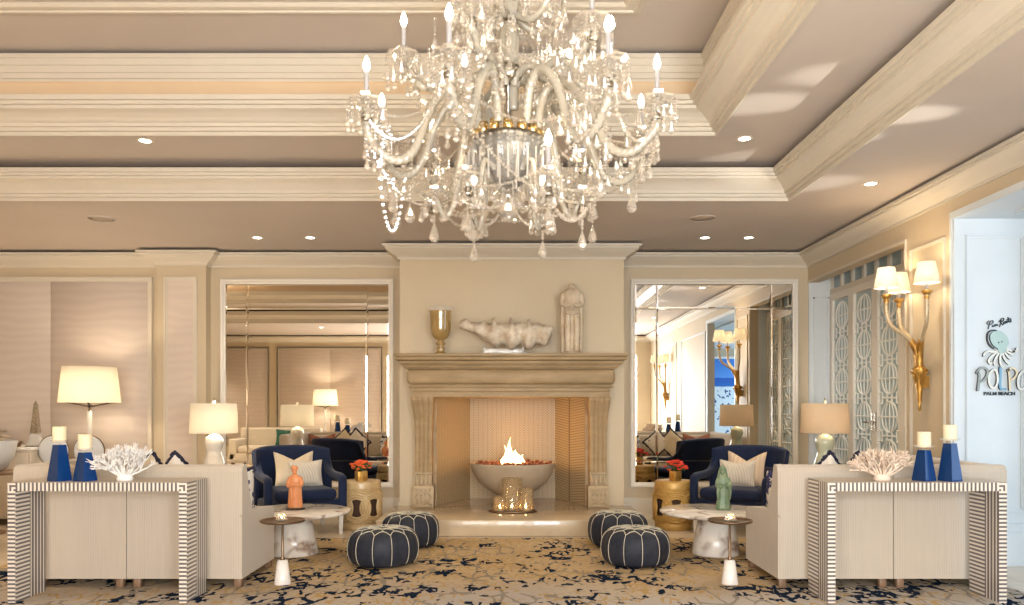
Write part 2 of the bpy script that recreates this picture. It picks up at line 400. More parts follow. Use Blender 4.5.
# back wall either side of the chimney breast
st(MB().box(XL,BL,YB,YB+.12,0,3.3).build('wall_back',M['wall']))
st(MB().box(BR,XR+.6,YB,YB+.12,0,3.3).build('wall_back',M['wall']))
b=MB(); b.box(BL,OL,YBR,YB+.12,HZ,LZ); b.box(OR,BR,YBR,YB+.12,HZ,LZ); b.box(BL,BR,YBR,YB+.12,LZ,3.3); b.box(BL,OL,YBR,YB+.12,0,HZ); b.box(OR,BR,YBR,YB+.12,0,HZ)
st(b.build('wall_chimney_breast',M['breast']))
b=MB(); b.box(-4.10,-3.53,9.06,YB,0,3.3)
st(b.build('wall_pilaster',M['wall']))
st(MB().box(XL-.12,XL,YR,YB+.12,0,3.3).build('wall_left',M['wall']))
# rear wall with three unseen windows added as soft frontal fill
b=MB(); wx=[(-2.3,-1.0),(-.65,.65),(1.0,2.3)]
xs=[XL]+[v for w in wx for v in w]+[XG]
for i in range(0,len(xs),2): b.box(xs[i],xs[i+1],YR-.12,YR,0,3.3)
for w in wx: b.box(w[0],w[1],YR-.12,YR,0,.5); b.box(w[0],w[1],YR-.12,YR,2.6,3.3)
st(b.build('wall_rear',M['wall']))
for i,w in enumerate(wx):
    fb=MB(); a,c=w
    for (p,q,r_,s_) in ((a,a+.05,.5,2.6),(c-.05,c,.5,2.6),(a,c,.5,.55),(a,c,2.55,2.6),((a+c)/2-.02,(a+c)/2+.02,.5,2.6),(a,c,1.7,1.74)): fb.box(p,q,YR-.08,YR-.02,r_,s_)
    wo=st(fb.build('window_%d'%(i+1),M['cream']))
    MB().box(a,c,YR-.11,YR-.10,.5,2.6).build('pane',M['sky'],wo)
# right wall with piers
HEAD=2.72; 
b=MB()
b.box(XR,XR+.12,6.20,6.94,0,3.3)            # sconce pier
b.box(XR,XR+.12,6.94,YB,HEAD,3.3)           # above lattice doors
b.box(XR,XR+.12,4.501,6.199,HEAD+.04,3.3)      # above gallery opening
b.box(XR,XR+.12,YR,4.5,0,3.3)
st(b.build('wall_right',M['wall']))
# recess behind lattice doors
RX=3.82
b=MB(); b.box(RX,RX+.1,6.9,YB+.1,2.62,2.9,0); b.box(XR+.003,RX+.1,6.95,YB-.002,2.80,2.86)
b.box(XR+.12,RX+.05,6.86,6.94,0,2.86)
st(b.build('wall_recess',M['pale']))
# far reveal wears a pale panel
b=MB(); b.box(XR+.002,RX,YB-.03,YB-.001,0,2.8)
for (p,q,r_,s_) in ((XR+.05,XR+.07,.5,2.55),(RX-.09,RX-.07,.5,2.55),(XR+.05,RX-.07,2.53,2.55),(XR+.05,RX-.07,.5,.52)): b.box(p,q,YB-.045,YB-.03,r_,s_)
st(b.build('trim_1',M['pale']))
# transom panes
b=MB(); b.box(RX-.02,RX,6.94,YB-.03,2.62,2.8)
st(b.build('window_4',M['transom']))
b=MB()
for k in range(9):
    y=6.94+k*(2.23/8); b.box(RX-.05,RX-.015,y-.022,y+.022,2.60,2.8)
b.box(RX-.06,RX-.01,6.94,YB-.03,2.575,2.635)
st(b.build('trim_2',M['cream']))
# lattice doors (four leaves)
def leaf_door(i,y0,y1):
    f=MB(); x=RX-.06; w=.06
    f.box(x,RX,y0,y0+w,0,2.575); f.box(x,RX,y1-w,y1,0,2.575); f.box(x,RX,y0+w,y1-w,2.50,2.575); f.box(x,RX,y0+w,y1-w,0,.2)
    d=st(f.build('door_%d'%i,M['whiteframe']))
    MB().box(RX-.02,RX-.01,y0+w,y1-w,.2,2.5).build('pane',M['latglass'],d)
    L=MB(); yc=(y0+y1)/2; hw=(y1-y0)/2-w; xx=RX-.035; u=.383; r=.010
    def bar(p,q,rr=r): L.tube([(xx,)+p,(xx,)+q],rr,4,smooth=False)
    for k in range(6):
        zc=.2+u*(k+.5)
        rr=min(hw*.80,.155)
        L.tube([(xx,yc+rr*cos(a),zc+rr*sin(a)) for a in [2*PI*j/28 for j in range(28)]],r,4,closed=True,smooth=False)
        for s in (-1,1):
            L.tube([(xx,yc+s*(rr*.55)*cos(a),zc+rr*sin(a)) for a in [-PI/2+PI*j/12 for j in range(13)]],r*.8,4,smooth=False)
        bar((yc-hw,zc),(yc+hw,zc)); bar((yc,zc-rr),(yc,zc+rr),r*.7)
        zt=zc+u/2
        if k<5:
            q=.055
            for s in (-1,1):
                a=yc+s*hw; bq=yc+s*(hw-.07)
                bar((a,zt-q),(bq,zt-q)); bar((a,zt+q),(bq,zt+q)); bar((bq,zt-q),(bq,zt+q))
            bar((yc-hw+.07,zt),(yc+hw-.07,zt))
            bar((yc-.05,zt-q*.7),(yc-.05,zt+q*.7)); bar((yc+.05,zt-q*.7),(yc+.05,zt+q*.7))
    for s in (-1,1): bar((yc+s*hw,.2),(yc+s*hw,2.5))
    L.build('lattice',M['lattice'],d)
    if i in (2,3):
        s=1 if i==2 else -1
        hy=(y1-.03) if i==3 else (y0+.03)
        h=MB(); h.box(x-.012,x,hy-.02,hy+.02,1.02,1.20); h.tube([(x-.05,hy,1.10),(x-.05,hy+.10*(1 if i==2 else -1),1.10)],.009,8); h.tube([(x,hy,1.10),(x-.05,hy,1.10)],.009,8)
        h.build('handle',M['silver'],d)
yy=[9.17-k*.5575 for k in range(5)]
for k in range(4): leaf_door(k+1,yy[k+1],yy[k])
# gallery beyond the right wall: far wall carries the restaurant sign
b=MB(); b.box(XR+.004,XG,6.19,6.31,0,2.9)
st(b.build('wall_gallery_end',M['pale']))
b=MB(); b.box(XG,XG+.12,YR,6.31,0,.25); b.box(XG,XG+.12,YR,6.31,2.6,2.9)
gw=[(-1.0,.6),(1.0,2.6),(3.1,4.9)]
ys=[YR]+[v for w in gw for v in w]+[6.31]
for i in range(0,len(ys),2): b.box(XG,XG+.12,ys[i],ys[i+1],.25,2.6)
st(b.build('wall_gallery',M['pale']))
for i,(a,c) in enumerate(gw):
    fb=MB()
    for (p,q,r_,s_) in ((a,a+.05,.25,2.6),(c-.05,c,.25,2.6),(a,c,.25,.3),(a,c,2.55,2.6),((a+c)/2-.02,(a+c)/2+.02,.25,2.6),(a,c,1.8,1.84)): fb.box(XG+.02,XG+.08,p,q,r_,s_)
    wo=st(fb.build('window_%d'%(i+5),M['pale']))
    MB().box(XG+.10,XG+.11,a,c,.25,2.6).build('pane',M['sky'],wo)
b=MB(); b.box(XR+.12,XG,YR,6.19,2.75,2.85); b.box(XR+.001,XR+.12,4.5,6.19,2.749,2.759)
# recessed panel frame on the gallery ceiling
for (x0,x1,y0,y1) in ((3.85,3.90,3.2,5.95),(5.6,5.65,3.2,5.95),(3.90,5.60,5.90,5.95),(3.90,5.60,3.2,3.25)): b.box(x0,x1,y0,y1,2.725,2.7495)
st(b.build('ceiling',M['pale']))
def frame_y(b,x0,x1,z0,z1,y,w=.04,d=.02,mi=0):   # moulding frame on a wall facing -Y
    for k,(ww,dd) in enumerate(((w,d*.6),(w*.55,d))):
        e=.004*k; b.box(x0+e,x0+ww,y-dd,y,z0+e,z1-e,mi); b.box(x1-ww,x1-e,y-dd,y,z0+e,z1-e,mi); b.box(x0+ww,x1-ww,y-dd,y,z1-ww,z1-e,mi); b.box(x0+ww,x1-ww,y-dd,y,z0+e,z0+ww,mi)
def frame_x(b,y0,y1,z0,z1,x,w=.03,d=.016,mi=0):
    for k,(ww,dd) in enumerate(((w,d*.6),(w*.55,d))):
        e=.004*k; b.box(x-dd,x,y0+e,y0+ww,z0+e,z1-e,mi); b.box(x-dd,x,y1-ww,y1-e,z0+e,z1-e,mi); b.box(x-dd,x,y0+ww,y1-ww,z1-ww,z1-e,mi); b.box(x-dd,x,y0+ww,y1-ww,z0+e,z0+ww,mi)
b=MB(); frame_y(b,3.61,4.08,.42,2.62,6.19,.03); frame_y(b,4.25,5.1,.42,2.62,6.19,.03); frame_y(b,5.3,6.5,.42,2.62,6.19,.03)
b.box(XR+.0,XR+.07,6.172,6.189,.36,2.748)
st(b.build('trim_3',M['pale']))
b=MB(); frame_x(b,6.29,6.84,.42,2.63,XR,.03)
st(b.build('trim_4',M['cream']))
b=MB(); frame_x(b,2.4,4.35,.42,2.63,XR,.03); frame_x(b,.2,1.9,.42,2.63,XR,.03)
st(b.build('trim_5',M['pale']))
# casing round the gallery opening and the lattice opening
b=MB(); b.box(XR-.012,XR,6.192,6.22,0,2.745); b.box(XR-.012,XR,4.42,4.499,0,2.745); b.box(XR-.012,XR,4.42,6.22,2.745,2.80)
st(b.build('trim_6',M['pale']))
b=MB(); b.box(XR-.012,XR,6.915,6.939,0,2.721); b.box(XR-.012,XR,6.915,YB-.002,2.721,2.745)
st(b.build('trim_7',M['cream']))
# baseboards
def base_prof(b,path,h=.19,t=.02,mi=0):
    for (p,q,nx,ny) in path:
        x0,x1=sorted((p[0],q[0])); y0,y1=sorted((p[1],q[1]))
        for (hh,tt) in ((h,t),(h*.8,t*1.4)):
            b.box(min(x0,x0+nx*tt),max(x1,x1+nx*tt),min(y0,y0+ny*tt),max(y1,y1+ny*tt),0,hh,mi)
b=MB(); base_prof(b,[((XL,YB),(-4.1,YB),0,-1),((-4.1,9.06),(-3.53,9.06),0,-1),((-3.53,YB),(BL,YB),0,-1),((BL,YBR),(BL,YB),-1,0),((BR,YBR),(BR,YB),1,0),((BR,YB),(XR,YB),0,-1)])
st(b.build('baseboard_back',M['cream']))
b=MB(); base_prof(b,[((XR,6.19),(XR,6.94),-1,0),((XR,YR),(XR,4.5),-1,0)],.3)
st(b.build('baseboard_right',M['cream']))
b=MB(); base_prof(b,[((XR+.0,6.19),(XG,6.19),0,-1)],.334,.025)
st(b.build('baseboard_gallery',M['pale']))
# fabric panels
def fabpanel(nm,x0,x1,y,sgn=1):
    b=MB(); w=.055
    if sgn>0:
        frame_y(b,x0,x1,.34,2.79,y,w,.03)
    else:
        frame_y(b,x0,x1,.34,2.79,y+.03,w,.03)
    st(b.build(nm,M['cream']))
    f=MB(); xm=(x0+x1)/2
    ya,yb=(y-.012,y) if sgn>0 else (y,y+.012)
    f.rbox(x0+w,xm-.002,ya,yb,.34+w,2.79-w,.005,1); f.rbox(xm+.002,x1-w,ya,yb,.34+w,2.79-w,.005,1)
    st(f.build(nm.replace('trim','trim')+'9',M['moire']))
fabpanel('trim_1',-6.61,-4.21,YB); fabpanel('trim_2',-8.5,-6.9,YB)
fabpanel('trim_3',-5.9,-3.2,YR,-1); fabpanel('trim_4',-8.5,-6.1,YR,-1)
b=MB(); frame_y(b,-4.02,-3.63,.34,2.77,9.06,.05,.02); frame_y(b,-3.05,-2.6,.34,2.79,YR+.02,.04,.02)
st(b.build('trim_8',M['cream']))
st(MB().box(-3.97,-3.68,9.052,9.06,.39,2.72).build('trim_9',M['moire']))
# cornice following the walls
def sweep_plan(pts,prof,name,mats,closed=False):
    n=len(pts); b=MB(); rings=[]
    for i in range(n):
        p=Vector(pts[i]); 
        def nrm(a,c):
            d=(Vector(c)-Vector(a)).normalized(); return Vector((d.y,-d.x))
        ns=[]
        if i>0 or closed: ns.append(nrm(pts[i-1],pts[i]))
        if i<n-1 or closed: ns.append(nrm(pts[i],pts[(i+1)%n]))
        if len(ns)==1: o=ns[0]
        else: o=(ns[0]+ns[1])/(1+ns[0].dot(ns[1]))
        rings.append([(p.x+o.x*q[0],p.y+o.y*q[0],q[1]) for q in prof])
    vs=[v for r in rings for v in r]; k=len(prof)
    segs=n if closed else n-1
    for i in range(segs):
        j=(i+1)%n
        for a in range(k-1):
            mi=prof[a][2] if len(prof[a])>2 else 0
            b.add([rings[i][a],rings[j][a],rings[j][a+1],rings[i][a+1]],[(0,1,2,3)],mi)
    return st(b.build(name,mats))
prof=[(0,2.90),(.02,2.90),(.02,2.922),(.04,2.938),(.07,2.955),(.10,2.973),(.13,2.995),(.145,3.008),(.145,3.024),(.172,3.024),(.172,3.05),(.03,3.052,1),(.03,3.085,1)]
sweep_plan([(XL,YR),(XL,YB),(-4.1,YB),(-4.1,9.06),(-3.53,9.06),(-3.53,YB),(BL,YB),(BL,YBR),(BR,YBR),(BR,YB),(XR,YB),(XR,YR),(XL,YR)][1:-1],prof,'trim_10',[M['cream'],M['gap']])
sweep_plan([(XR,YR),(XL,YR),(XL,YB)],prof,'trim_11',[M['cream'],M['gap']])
# coffered ceiling
R1=(-7.7,2.45,1.57,6.87); R2=(-6.8,1.59,2.39,6.05); R3=(-6.1,.893,3.08,5.36)
def slab(name,outer,inner,z,th=.06):
    b=MB(); X0,X1,Y0,Y1=outer; x0,x1,y0,y1=inner; x0-=.01; y0-=.01; x1+=.01; y1+=.01
    b.box(X0,X1,Y0,y0,z,z+th); b.box(X0,X1,y1,Y1,z,z+th); b.box(X0,x0,y0,y1,z,z+th); b.box(x1,X1,y0,y1,z,z+th)
    return st(b.build(name,M['ceil']))
slab('ceiling',(XL-.1,XR+.12,YR-.1,YB+.1),R1,Z1)
slab('ceiling',(R1[0]-.1,R1[1]+.1,R1[2]-.1,R1[3]+.1),R2,Z2)
st(MB().box(R2[0]-.1,R2[1]+.1,R2[2]-.1,R2[3]+.1,Z3,Z3+.06).build('ceiling',M['ceil']))
def ring(rect,prof,name,mats):
    x0,x1,y0,y1=rect
    # clockwise seen from above so that offsets go inwards
    return sweep_plan([(x0,y0),(x0,y1),(x1,y1),(x1,y0)],prof,name,mats,True)
p1=[(-.014,3.079),(-.014,3.070),(0,3.070),(0,3.100),(.030,3.100),(.030,3.126),(.055,3.126),(.055,3.150),(.07,3.165),(.095,3.19),(.125,3.21),(.155,3.225),(.155,3.245),(.178,3.245),(.178,3.268),(.2,3.268),(.2,3.305),(.02,3.31,1),(.02,3.375,1)]
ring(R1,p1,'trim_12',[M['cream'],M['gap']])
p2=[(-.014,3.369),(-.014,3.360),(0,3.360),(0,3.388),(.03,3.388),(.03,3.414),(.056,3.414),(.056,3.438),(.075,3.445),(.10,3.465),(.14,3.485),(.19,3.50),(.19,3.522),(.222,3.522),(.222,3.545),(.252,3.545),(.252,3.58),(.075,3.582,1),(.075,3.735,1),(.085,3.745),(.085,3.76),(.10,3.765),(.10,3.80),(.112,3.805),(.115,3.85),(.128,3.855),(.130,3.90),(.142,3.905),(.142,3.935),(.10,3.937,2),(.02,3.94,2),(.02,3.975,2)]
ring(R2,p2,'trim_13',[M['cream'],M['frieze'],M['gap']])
p3=[(0,3.972),(0,3.955),(.015,3.95),(.03,3.94),(.05,3.94),(.055,3.95),(.085,3.952),(.09,3.945),(.11,3.948),(.125,3.96),(.125,3.972)]
ring(R3,p3,'trim_14',[M['cream']])
# downlights and ceiling speakers
def downlight(x,y,z,lab,pw=28):
    o=thing('recessed_downlight',lab,'ceiling light',(x,y,z),0,'recessed downlights in the ceiling')
    MB().lathe([(.045,-.001),(.065,-.004),(.07,-.002),(.07,.0),(.045,.0)],n=24,cap=False).build('trim_ring',M['cream'],o)
    MB().lathe([(.046,-.001),(.02,-.0015),(0,-.0015)],n=20).build('lens',M['downl'],o)
    lamp('downlight_beam','SPOT',(0,0,-.03),pw,(1,.84,.62),.04,o,spot_size=1.9,spot_blend=.6)
for x,y,z,l in ((-2.90,6.2,Z2,'round recessed downlight in the upper coffer step at the far left'),
    (-.73,6.2,Z2,'round recessed downlight in the upper coffer step behind the chandelier'),
    (1.85,6.15,Z2,'round recessed downlight in the upper coffer step near its right corner'),
    (-2.72,8.4,Z1,'recessed downlight in the low ceiling, left of the two above the left mirror'),
    (-2.15,8.4,Z1,'recessed downlight in the low ceiling, right of the two above the left mirror'),
    (2.10,8.4,Z1,'recessed downlight in the low ceiling, left of the two above the right mirror'),
    (2.57,8.4,Z1,'recessed downlight in the low ceiling, right of the two above the right mirror'),
    (2.95,6.38,Z1,'recessed downlight in the low ceiling above the right side wall sconce')):
    downlight(x,y,z,l)
for k,(x,y) in enumerate(((-6.5,2.2),(-4.3,.6),(-2.0,.6),(2.9,2.5),(2.95,.2),(-6.6,6.3),(-6.6,4.4),(-7.9,-.3),(.6,.6))):  # unseen downlights, added to brighten the rear for the mirrors
    downlight(x,y,Z1 if (y<1.5 or x>2.5 or x<-7) else Z2,'recessed downlight in the ceiling outside the picture, number of the row nearest the rear wall' if 0 else ['recessed downlight in the upper step, far left near the rear','recessed downlight above the rear floor lamp','recessed downlight above the rear left window','recessed downlight in the low ceiling by the right wall','recessed downlight in the low ceiling above the rear right sconce','recessed downlight in the upper step above the left sideboard','recessed downlight in the upper step, middle of the left side','recessed downlight in the rear left corner','recessed downlight above the middle rear window'][k],80)
for x,y,l in ((-3.96,7.56,'round taupe ceiling speaker at the left end of the low ceiling'),(1.86,7.53,'round taupe ceiling speaker above the right mirror')):
    o=thing('ceiling_speaker',l,'speaker',(x,y,Z1),0,'round ceiling speakers')
    MB().lathe([(.13,0),(.13,-.006),(.115,-.008),(.115,0)],n=28,cap=False).build('rim',M['ceil'],o)
    MB().lathe([(.115,-.003),(.05,-.004),(0,-.004)],n=28).build('grille',M['speaker'],o)

# ------------------------------------------------------------------ hearth and fireplace
tag(MB().rbox(-1.3,1.34,7.54,8.66,0.001,HZ,.012,2).build('hearth_slab',M['hearth']),'polished cream marble raised hearth slab in front of the fireplace','hearth')
b=MB()
b.box(OL-.02,OR+.02,8.66,9.42,0.0,HZ-.001)
fx=[(OL,8.72),(-.48,9.35),(.54,9.35),(OR,8.72)]
for i in range(3):
    (ax,ay),(cx,cy)=fx[i],fx[i+1]
    d=Vector((cx-ax,cy-ay)).normalized(); n=Vector((-d.y,d.x))*.04
    if n.y<0 and i==1: n=-n
    o=n if (i!=2) else n
    b.add([(ax,ay,HZ),(cx,cy,HZ),(cx,cy,1.75),(ax,ay,1.75),(ax+o.x,ay+o.y,HZ),(cx+o.x,cy+o.y,HZ),(cx+o.x,cy+o.y,1.75),(ax+o.x,ay+o.y,1.75)],[(0,1,2,3),(4,7,6,5),(0,4,5,1),(3,2,6,7),(0,3,7,4),(1,5,6,2)],1)
b.box(OL-.05,OR+.05,8.7,9.45,1.75,1.8,1)
st(b.build('wall_firebox',[M['hearth'],M['herring']]))
# mantelpiece
mp=thing('fireplace_mantel','tan carved limestone mantelpiece with fluted corbel legs and deep moulded shelf','mantelpiece',(.01,8.55,HZ))
b=MB()
def mlayer(w,y0,z0,z1,r=.006): b.rbox(-w,w,y0-8.55,8.70-8.55,z0-HZ,z1-HZ,r,2)
mlayer(1.235,8.20,1.795,1.822,.004)
zz=[(1.225,8.215,1.752,1.795,.016),(1.195,8.25,1.72,1.75,.012),(1.175,8.275,1.708,1.722,.004),(1.15,8.31,1.68,1.709,.014),(1.13,8.34,1.668,1.682,.004),(1.12,8.335,1.50,1.669,.045),(1.085,8.355,1.483,1.50,.004),(1.10,8.33,1.468,1.484,.007),(1.065,8.36,1.425,1.468,.004),(1.06,8.37,1.364,1.425,.004)]
for w,y0,z0,z1,r in zz: mlayer(w,y0,z0,z1,r)
b.build('shelf',M['stone'],mp)
for s in (-1,1):
    L=MB(); xo=s*.955   # centre of a leg
    # fluted corbel shaft, deep at the top
    prof=[(1.364,.33,.12),(1.33,.325,.118),(1.28,.29,.115),(1.20,.25,.105),(1.10,.215,.097),(.95,.195,.093),(.80,.185,.092),(.66,.19,.092),(.56,.20,.093),(.53,.20,.093)]
    rings=[]
    for z,dep,hw in prof:
        r=[]; yb=8.70-8.55; yf=yb-dep
        r.append((xo-hw,yb,z-HZ))
        N=24
        for k in range(N+1):
            u=-1+2*k/N; fl=.012*(abs(sin(2.0*PI*(u+1)))) 
            r.append((xo+u*hw,yf+.012-fl,z-HZ))
        r.append((xo+hw,yb,z-HZ)); rings.append(r)
    L.loft(rings,0,False)
    lg=L.build('leg',M['stone'],mp)
    Gt=MB(); 
    Gt.box(xo-.098,xo+.098,-.06,.15,.53-HZ,.545-HZ)
    for k in range(4):
        gx=xo-.069+.046*k
        Gt.lathe([(.005,.0),(.018,.012),(.022,.035),(.019,.06),(.012,.10),(.012,.12)],(gx,-.035,.405-HZ),12)
    Gt.box(xo-.092,xo+.092,-.03,.15,.40-HZ,.53-HZ)
    Gt.build('guttae',M['stone2'],lg)
    Pb=MB(); Pb.rbox(xo-.115,xo+.115,-.075,.15,0,.235,.006,2)
    # lattice relief on the plinth block
    for (a,c,d,e) in ((-.09,.09,.02,.032),(-.09,.09,.20,.212),(-.09,-.078,.02,.21),(.078,.09,.02,.21),(-.09,.09,.11,.12)): Pb.box(xo+a,xo+c,-.085,-.07,d,e)
    for q in (-1,1):
        for cz in (.065,.16):
            for cx in (-.045,.0,.045):
                Pb.tube([(xo+cx-.03,-.078,cz-q*.032),(xo+cx+.03,-.078,cz+q*.032)],.006,5)
    Pb.build('plinth_block',M['stone2'],lg)
    I=MB(); I.box(min(xo-s*.092,xo-s*.13),max(xo-s*.092,xo-s*.13),.12,.17,0,1.2); I.build('inner_jamb',M['stone'],mp)

# fire bowl
fb=thing('fire_bowl','round cast stone fire bowl burning inside the fireplace','fire bowl',(.03,8.72,HZ))
MB().lathe([(.10,0),(.17,.0),(.17,.03),(.13,.06),(.14,.10),(.20,.135),(.29,.185),(.38,.265),(.44,.35),(.468,.42),(.482,.455),(.482,.475),(.46,.475),(.45,.455),(.40,.43),(.0,.42)],n=64).build('bowl',M['bowlstone'],fb)
b=MB(); random.seed(3)
for k in range(170):
    a=random.uniform(0,2*PI); r=.43*math.sqrt(random.random()); b.ball((r*cos(a),r*sin(a),.445+random.uniform(0,.03)),random.uniform(.014,.03),1,sc=(1,1,.8),smooth=False)
o=b.build('lava_rocks',M['lava'],fb); o['kind']='stuff'
def flame(x,y,h,w,ph):
    rings=[]
    for i in range(9):
        t=i/8; r=w*(sin(PI*min(1,t*.75+.22))**.8)*(1-t**2.2)+.001
        cx=x+.03*sin(t*4+ph)*t; cy=y+.02*cos(t*5+ph)*t
        rings.append([(cx+r*cos(2*PI*k/10),cy+r*.7*sin(2*PI*k/10),.455+h*t) for k in range(10)])
    return rings
for x,y,h,w,ph in ((-.07,-.02,.21,.045,0),(.05,0,.16,.07,1.5),(-.02,.03,.30,.03,2.2),(.10,.02,.11,.045,3),(-.10,.01,.12,.03,4.2),(.02,-.05,.10,.05,5)):
    MB().loft(flame(x,y,h,w,ph)).build('flame',M['flame'],fb)
lamp('firelight','POINT',(0,-.05,.66),8,(1,.52,.20),.10,fb)
# tray with three hurricanes
tr=tag(MB().lathe([(0,0),(.245,0),(.26,.018),(.25,.018),(.24,.006),(0,.006)],n=40,sy=.55).build('candle_tray',M['bronze'],loc=(.03,8.12,HZ)),'oval dark tray on the hearth beneath three hurricane candles','tray')
def hurricane(x,y,r,h,lab,pos):
    o=thing('hurricane_candle',lab,'candle holder',(x,y,HZ+.006),0,'hurricane candles on the hearth')
    MB().lathe([(r*.55,0),(r*.95,.004),(r,.02),(r,h),(r-.004,h),(r-.004,.02),(r*.5,.012)],n=28,cap=False).build('glass_cylinder',M['hurricane'],o)
    for q in pos:
        MB().lathe([(.028,.008),(.028,.035),(.02,.038),(0,.036)],(q[0],q[1],0),16).build('candle',M['wax'],o)
        MB().lathe([(0,.036),(.006,.042),(.009,.052),(.005,.066),(0,.08)],(q[0],q[1],0),10).build('candle_flame',M['tealight'],o)
hurricane(-.105,8.12,.07,.155,'low hurricane candle, leftmost glass on the hearth tray',[(0,0)])
hurricane(.02,8.155,.105,.345,'tall hurricane glass in the middle of the hearth tray',[(-.0,0)])
hurricane(.165,8.12,.075,.245,'medium hurricane candle, rightmost glass on the hearth tray',[(0,0)])

# objects on the mantel
ZM=1.822
gb=thing('glass_goblet','tall amber mercury glass footed vase on the left of the mantel','vase',(-.745,8.38,ZM))
MB().lathe([(0,0),(.075,0),(.075,.01),(.05,.022),(.038,.035),(.05,.055),(.045,.07),(.028,.085),(.05,.11),(.052,.125),(.03,.145),(.035,.155),(.07,.175),(.095,.21),(.108,.27),(.112,.36),(.115,.44),(.12,.465)],n=36,cap=False).build('bowl',M['amber'],gb)
MB().lathe([(.12,.465),(.135,.485),(.15,.50),(.146,.503),(.128,.49),(.112,.465)],n=36,cap=False).build('rim',M['clear'],gb)
MB().lathe([(.0,.44),(.112,.441),(.115,.446)],n=36).build('lining',M['bowlstone'],gb)
# clam shell on an acrylic stand
cs=thing('clam_shell','weathered giant clam shell on a clear stand in the middle of the mantel','shell',(-.04,8.38,ZM))
MB().rbox(-.27,.24,-.09,.09,0,.018,.004,2).build('stand_base',M['acrylic'],cs)
b=MB(); b.rbox(-.25,-.23,-.03,.03,.018,.09,.004,1); b.rbox(.17,.19,-.03,.03,.018,.10,.004,1); b.box(-.25,.19,-.006,.006,.018,.06); b.build('stand_upright',M['acrylic'],cs)
nu,nv=96,18; vs=[];fs=[]
for i in range(nu+1):
    u=i/nu; xx=-.50+1.0*u
    body=min(1,(u/.45)**.8)*min(1,((1.001-u)/.12)**.5)
    tip=min(1,u/.42)
    ribph=u*5.4*2*PI; rib=.5+.5*cos(ribph)
    top=.275-.01*u+.035*max(0,1-abs(u-.07)/.07)+.045*(1 if (rib>.9 and .25<u<.9) else 0)+.02*noise.noise((u*14,0,0))-.02*max(0,(u-.86)/.14)
    bot=.225-.185*(tip**1.5)+.055*(1-rib)*(1 if u>.35 else 0)
    if u>.80: bot+=.10*((u-.80)/.20)**2
    bot=max(.035,min(bot,top-.02))
    bulge=(.05+.11*body)*(.75+.25*rib)
    for j in range(nv+1):
        v=j/nv; a=-PI*.5+2*PI*v
        zc=(top+bot)/2; hz=(top-bot)/2
        nn=.012*noise.noise((xx*20,v*9,3))+.006*noise.noise((xx*60,v*30,1))
        vs.append((xx,-cos(a)*(bulge+nn)*( 1 if cos(a)>0 else .7),zc+sin(a)*(hz+nn)))
for i in range(nu):
    for j in range(nv):
        a=i*(nv+1)+j; fs.append((a,a+1,a+nv+2,a+nv+1))
MB().add([(a,b_,.03+(c-.03)*1.27) for a,b_,c in vs],fs,0,True).build('shell',M['shell'],cs)
# figure loft helper
def ringe(cx,cy,z,rx,ry,n=28,fold=0,nf=9,ph=0):
    return [(cx+rx*cos(a)*(1+fold*cos(nf*a+ph)),cy+ry*sin(a)*(1+fold*cos(nf*a+ph)),z) for a in [2*PI*k/n for k in range(n)]]
hs=thing('headless_statue','headless pale stone draped torso statue at the right of the mantel','statue',(.665,8.40,ZM))
b=MB(); R=[]
for z,rx,ry,f in ((0,.105,.07,.05),(.03,.108,.072,.09),(.12,.10,.07,.09),(.25,.105,.068,.09),(.38,.112,.07,.08),(.46,.108,.07,.06),(.52,.10,.068,.05),(.58,.108,.07,.02),(.64,.122,.07,.0),(.68,.115,.064,0),(.70,.085,.055,0),(.712,.042,.036,0),(.73,.034,.030,0),(.76,.030,.027,0)):
    R.append(ringe(0,0,z,rx*.86,ry,48,f,16,z*4))
b.loft(R)
b.build('body',M['weatherwhite'],hs)
b=MB()
for s in (-1,1):
    b.tube(smoothpath([(s*.085,0,.655),(s*.103,-.01,.60),(s*.103,-.03,.545),(s*.07,-.07,.52),(s*.02,-.082,.525)],5),lambda t:.034-.012*t,10)
    b.tube(smoothpath([(s*.098,0,.52),(s*.10,-.01,.35),(s*.096,-.005,.15),(s*.092,0,.02)],4),lambda t:.026-.004*t,8)
    b.tube(smoothpath([(s*.045,-.055,.42),(s*.05,-.08,.30),(s*.045,-.065,.12),(s*.045,-.07,.03)],4),lambda t:.034,8)
for k in range(5): b.tube(smoothpath([(-.075,-.055,.55-.025*k),(0,-.08,.53-.025*k),(.075,-.055,.55-.025*k)],4),.008,6)
b.build('drapery',M['weatherwhite'],hs)

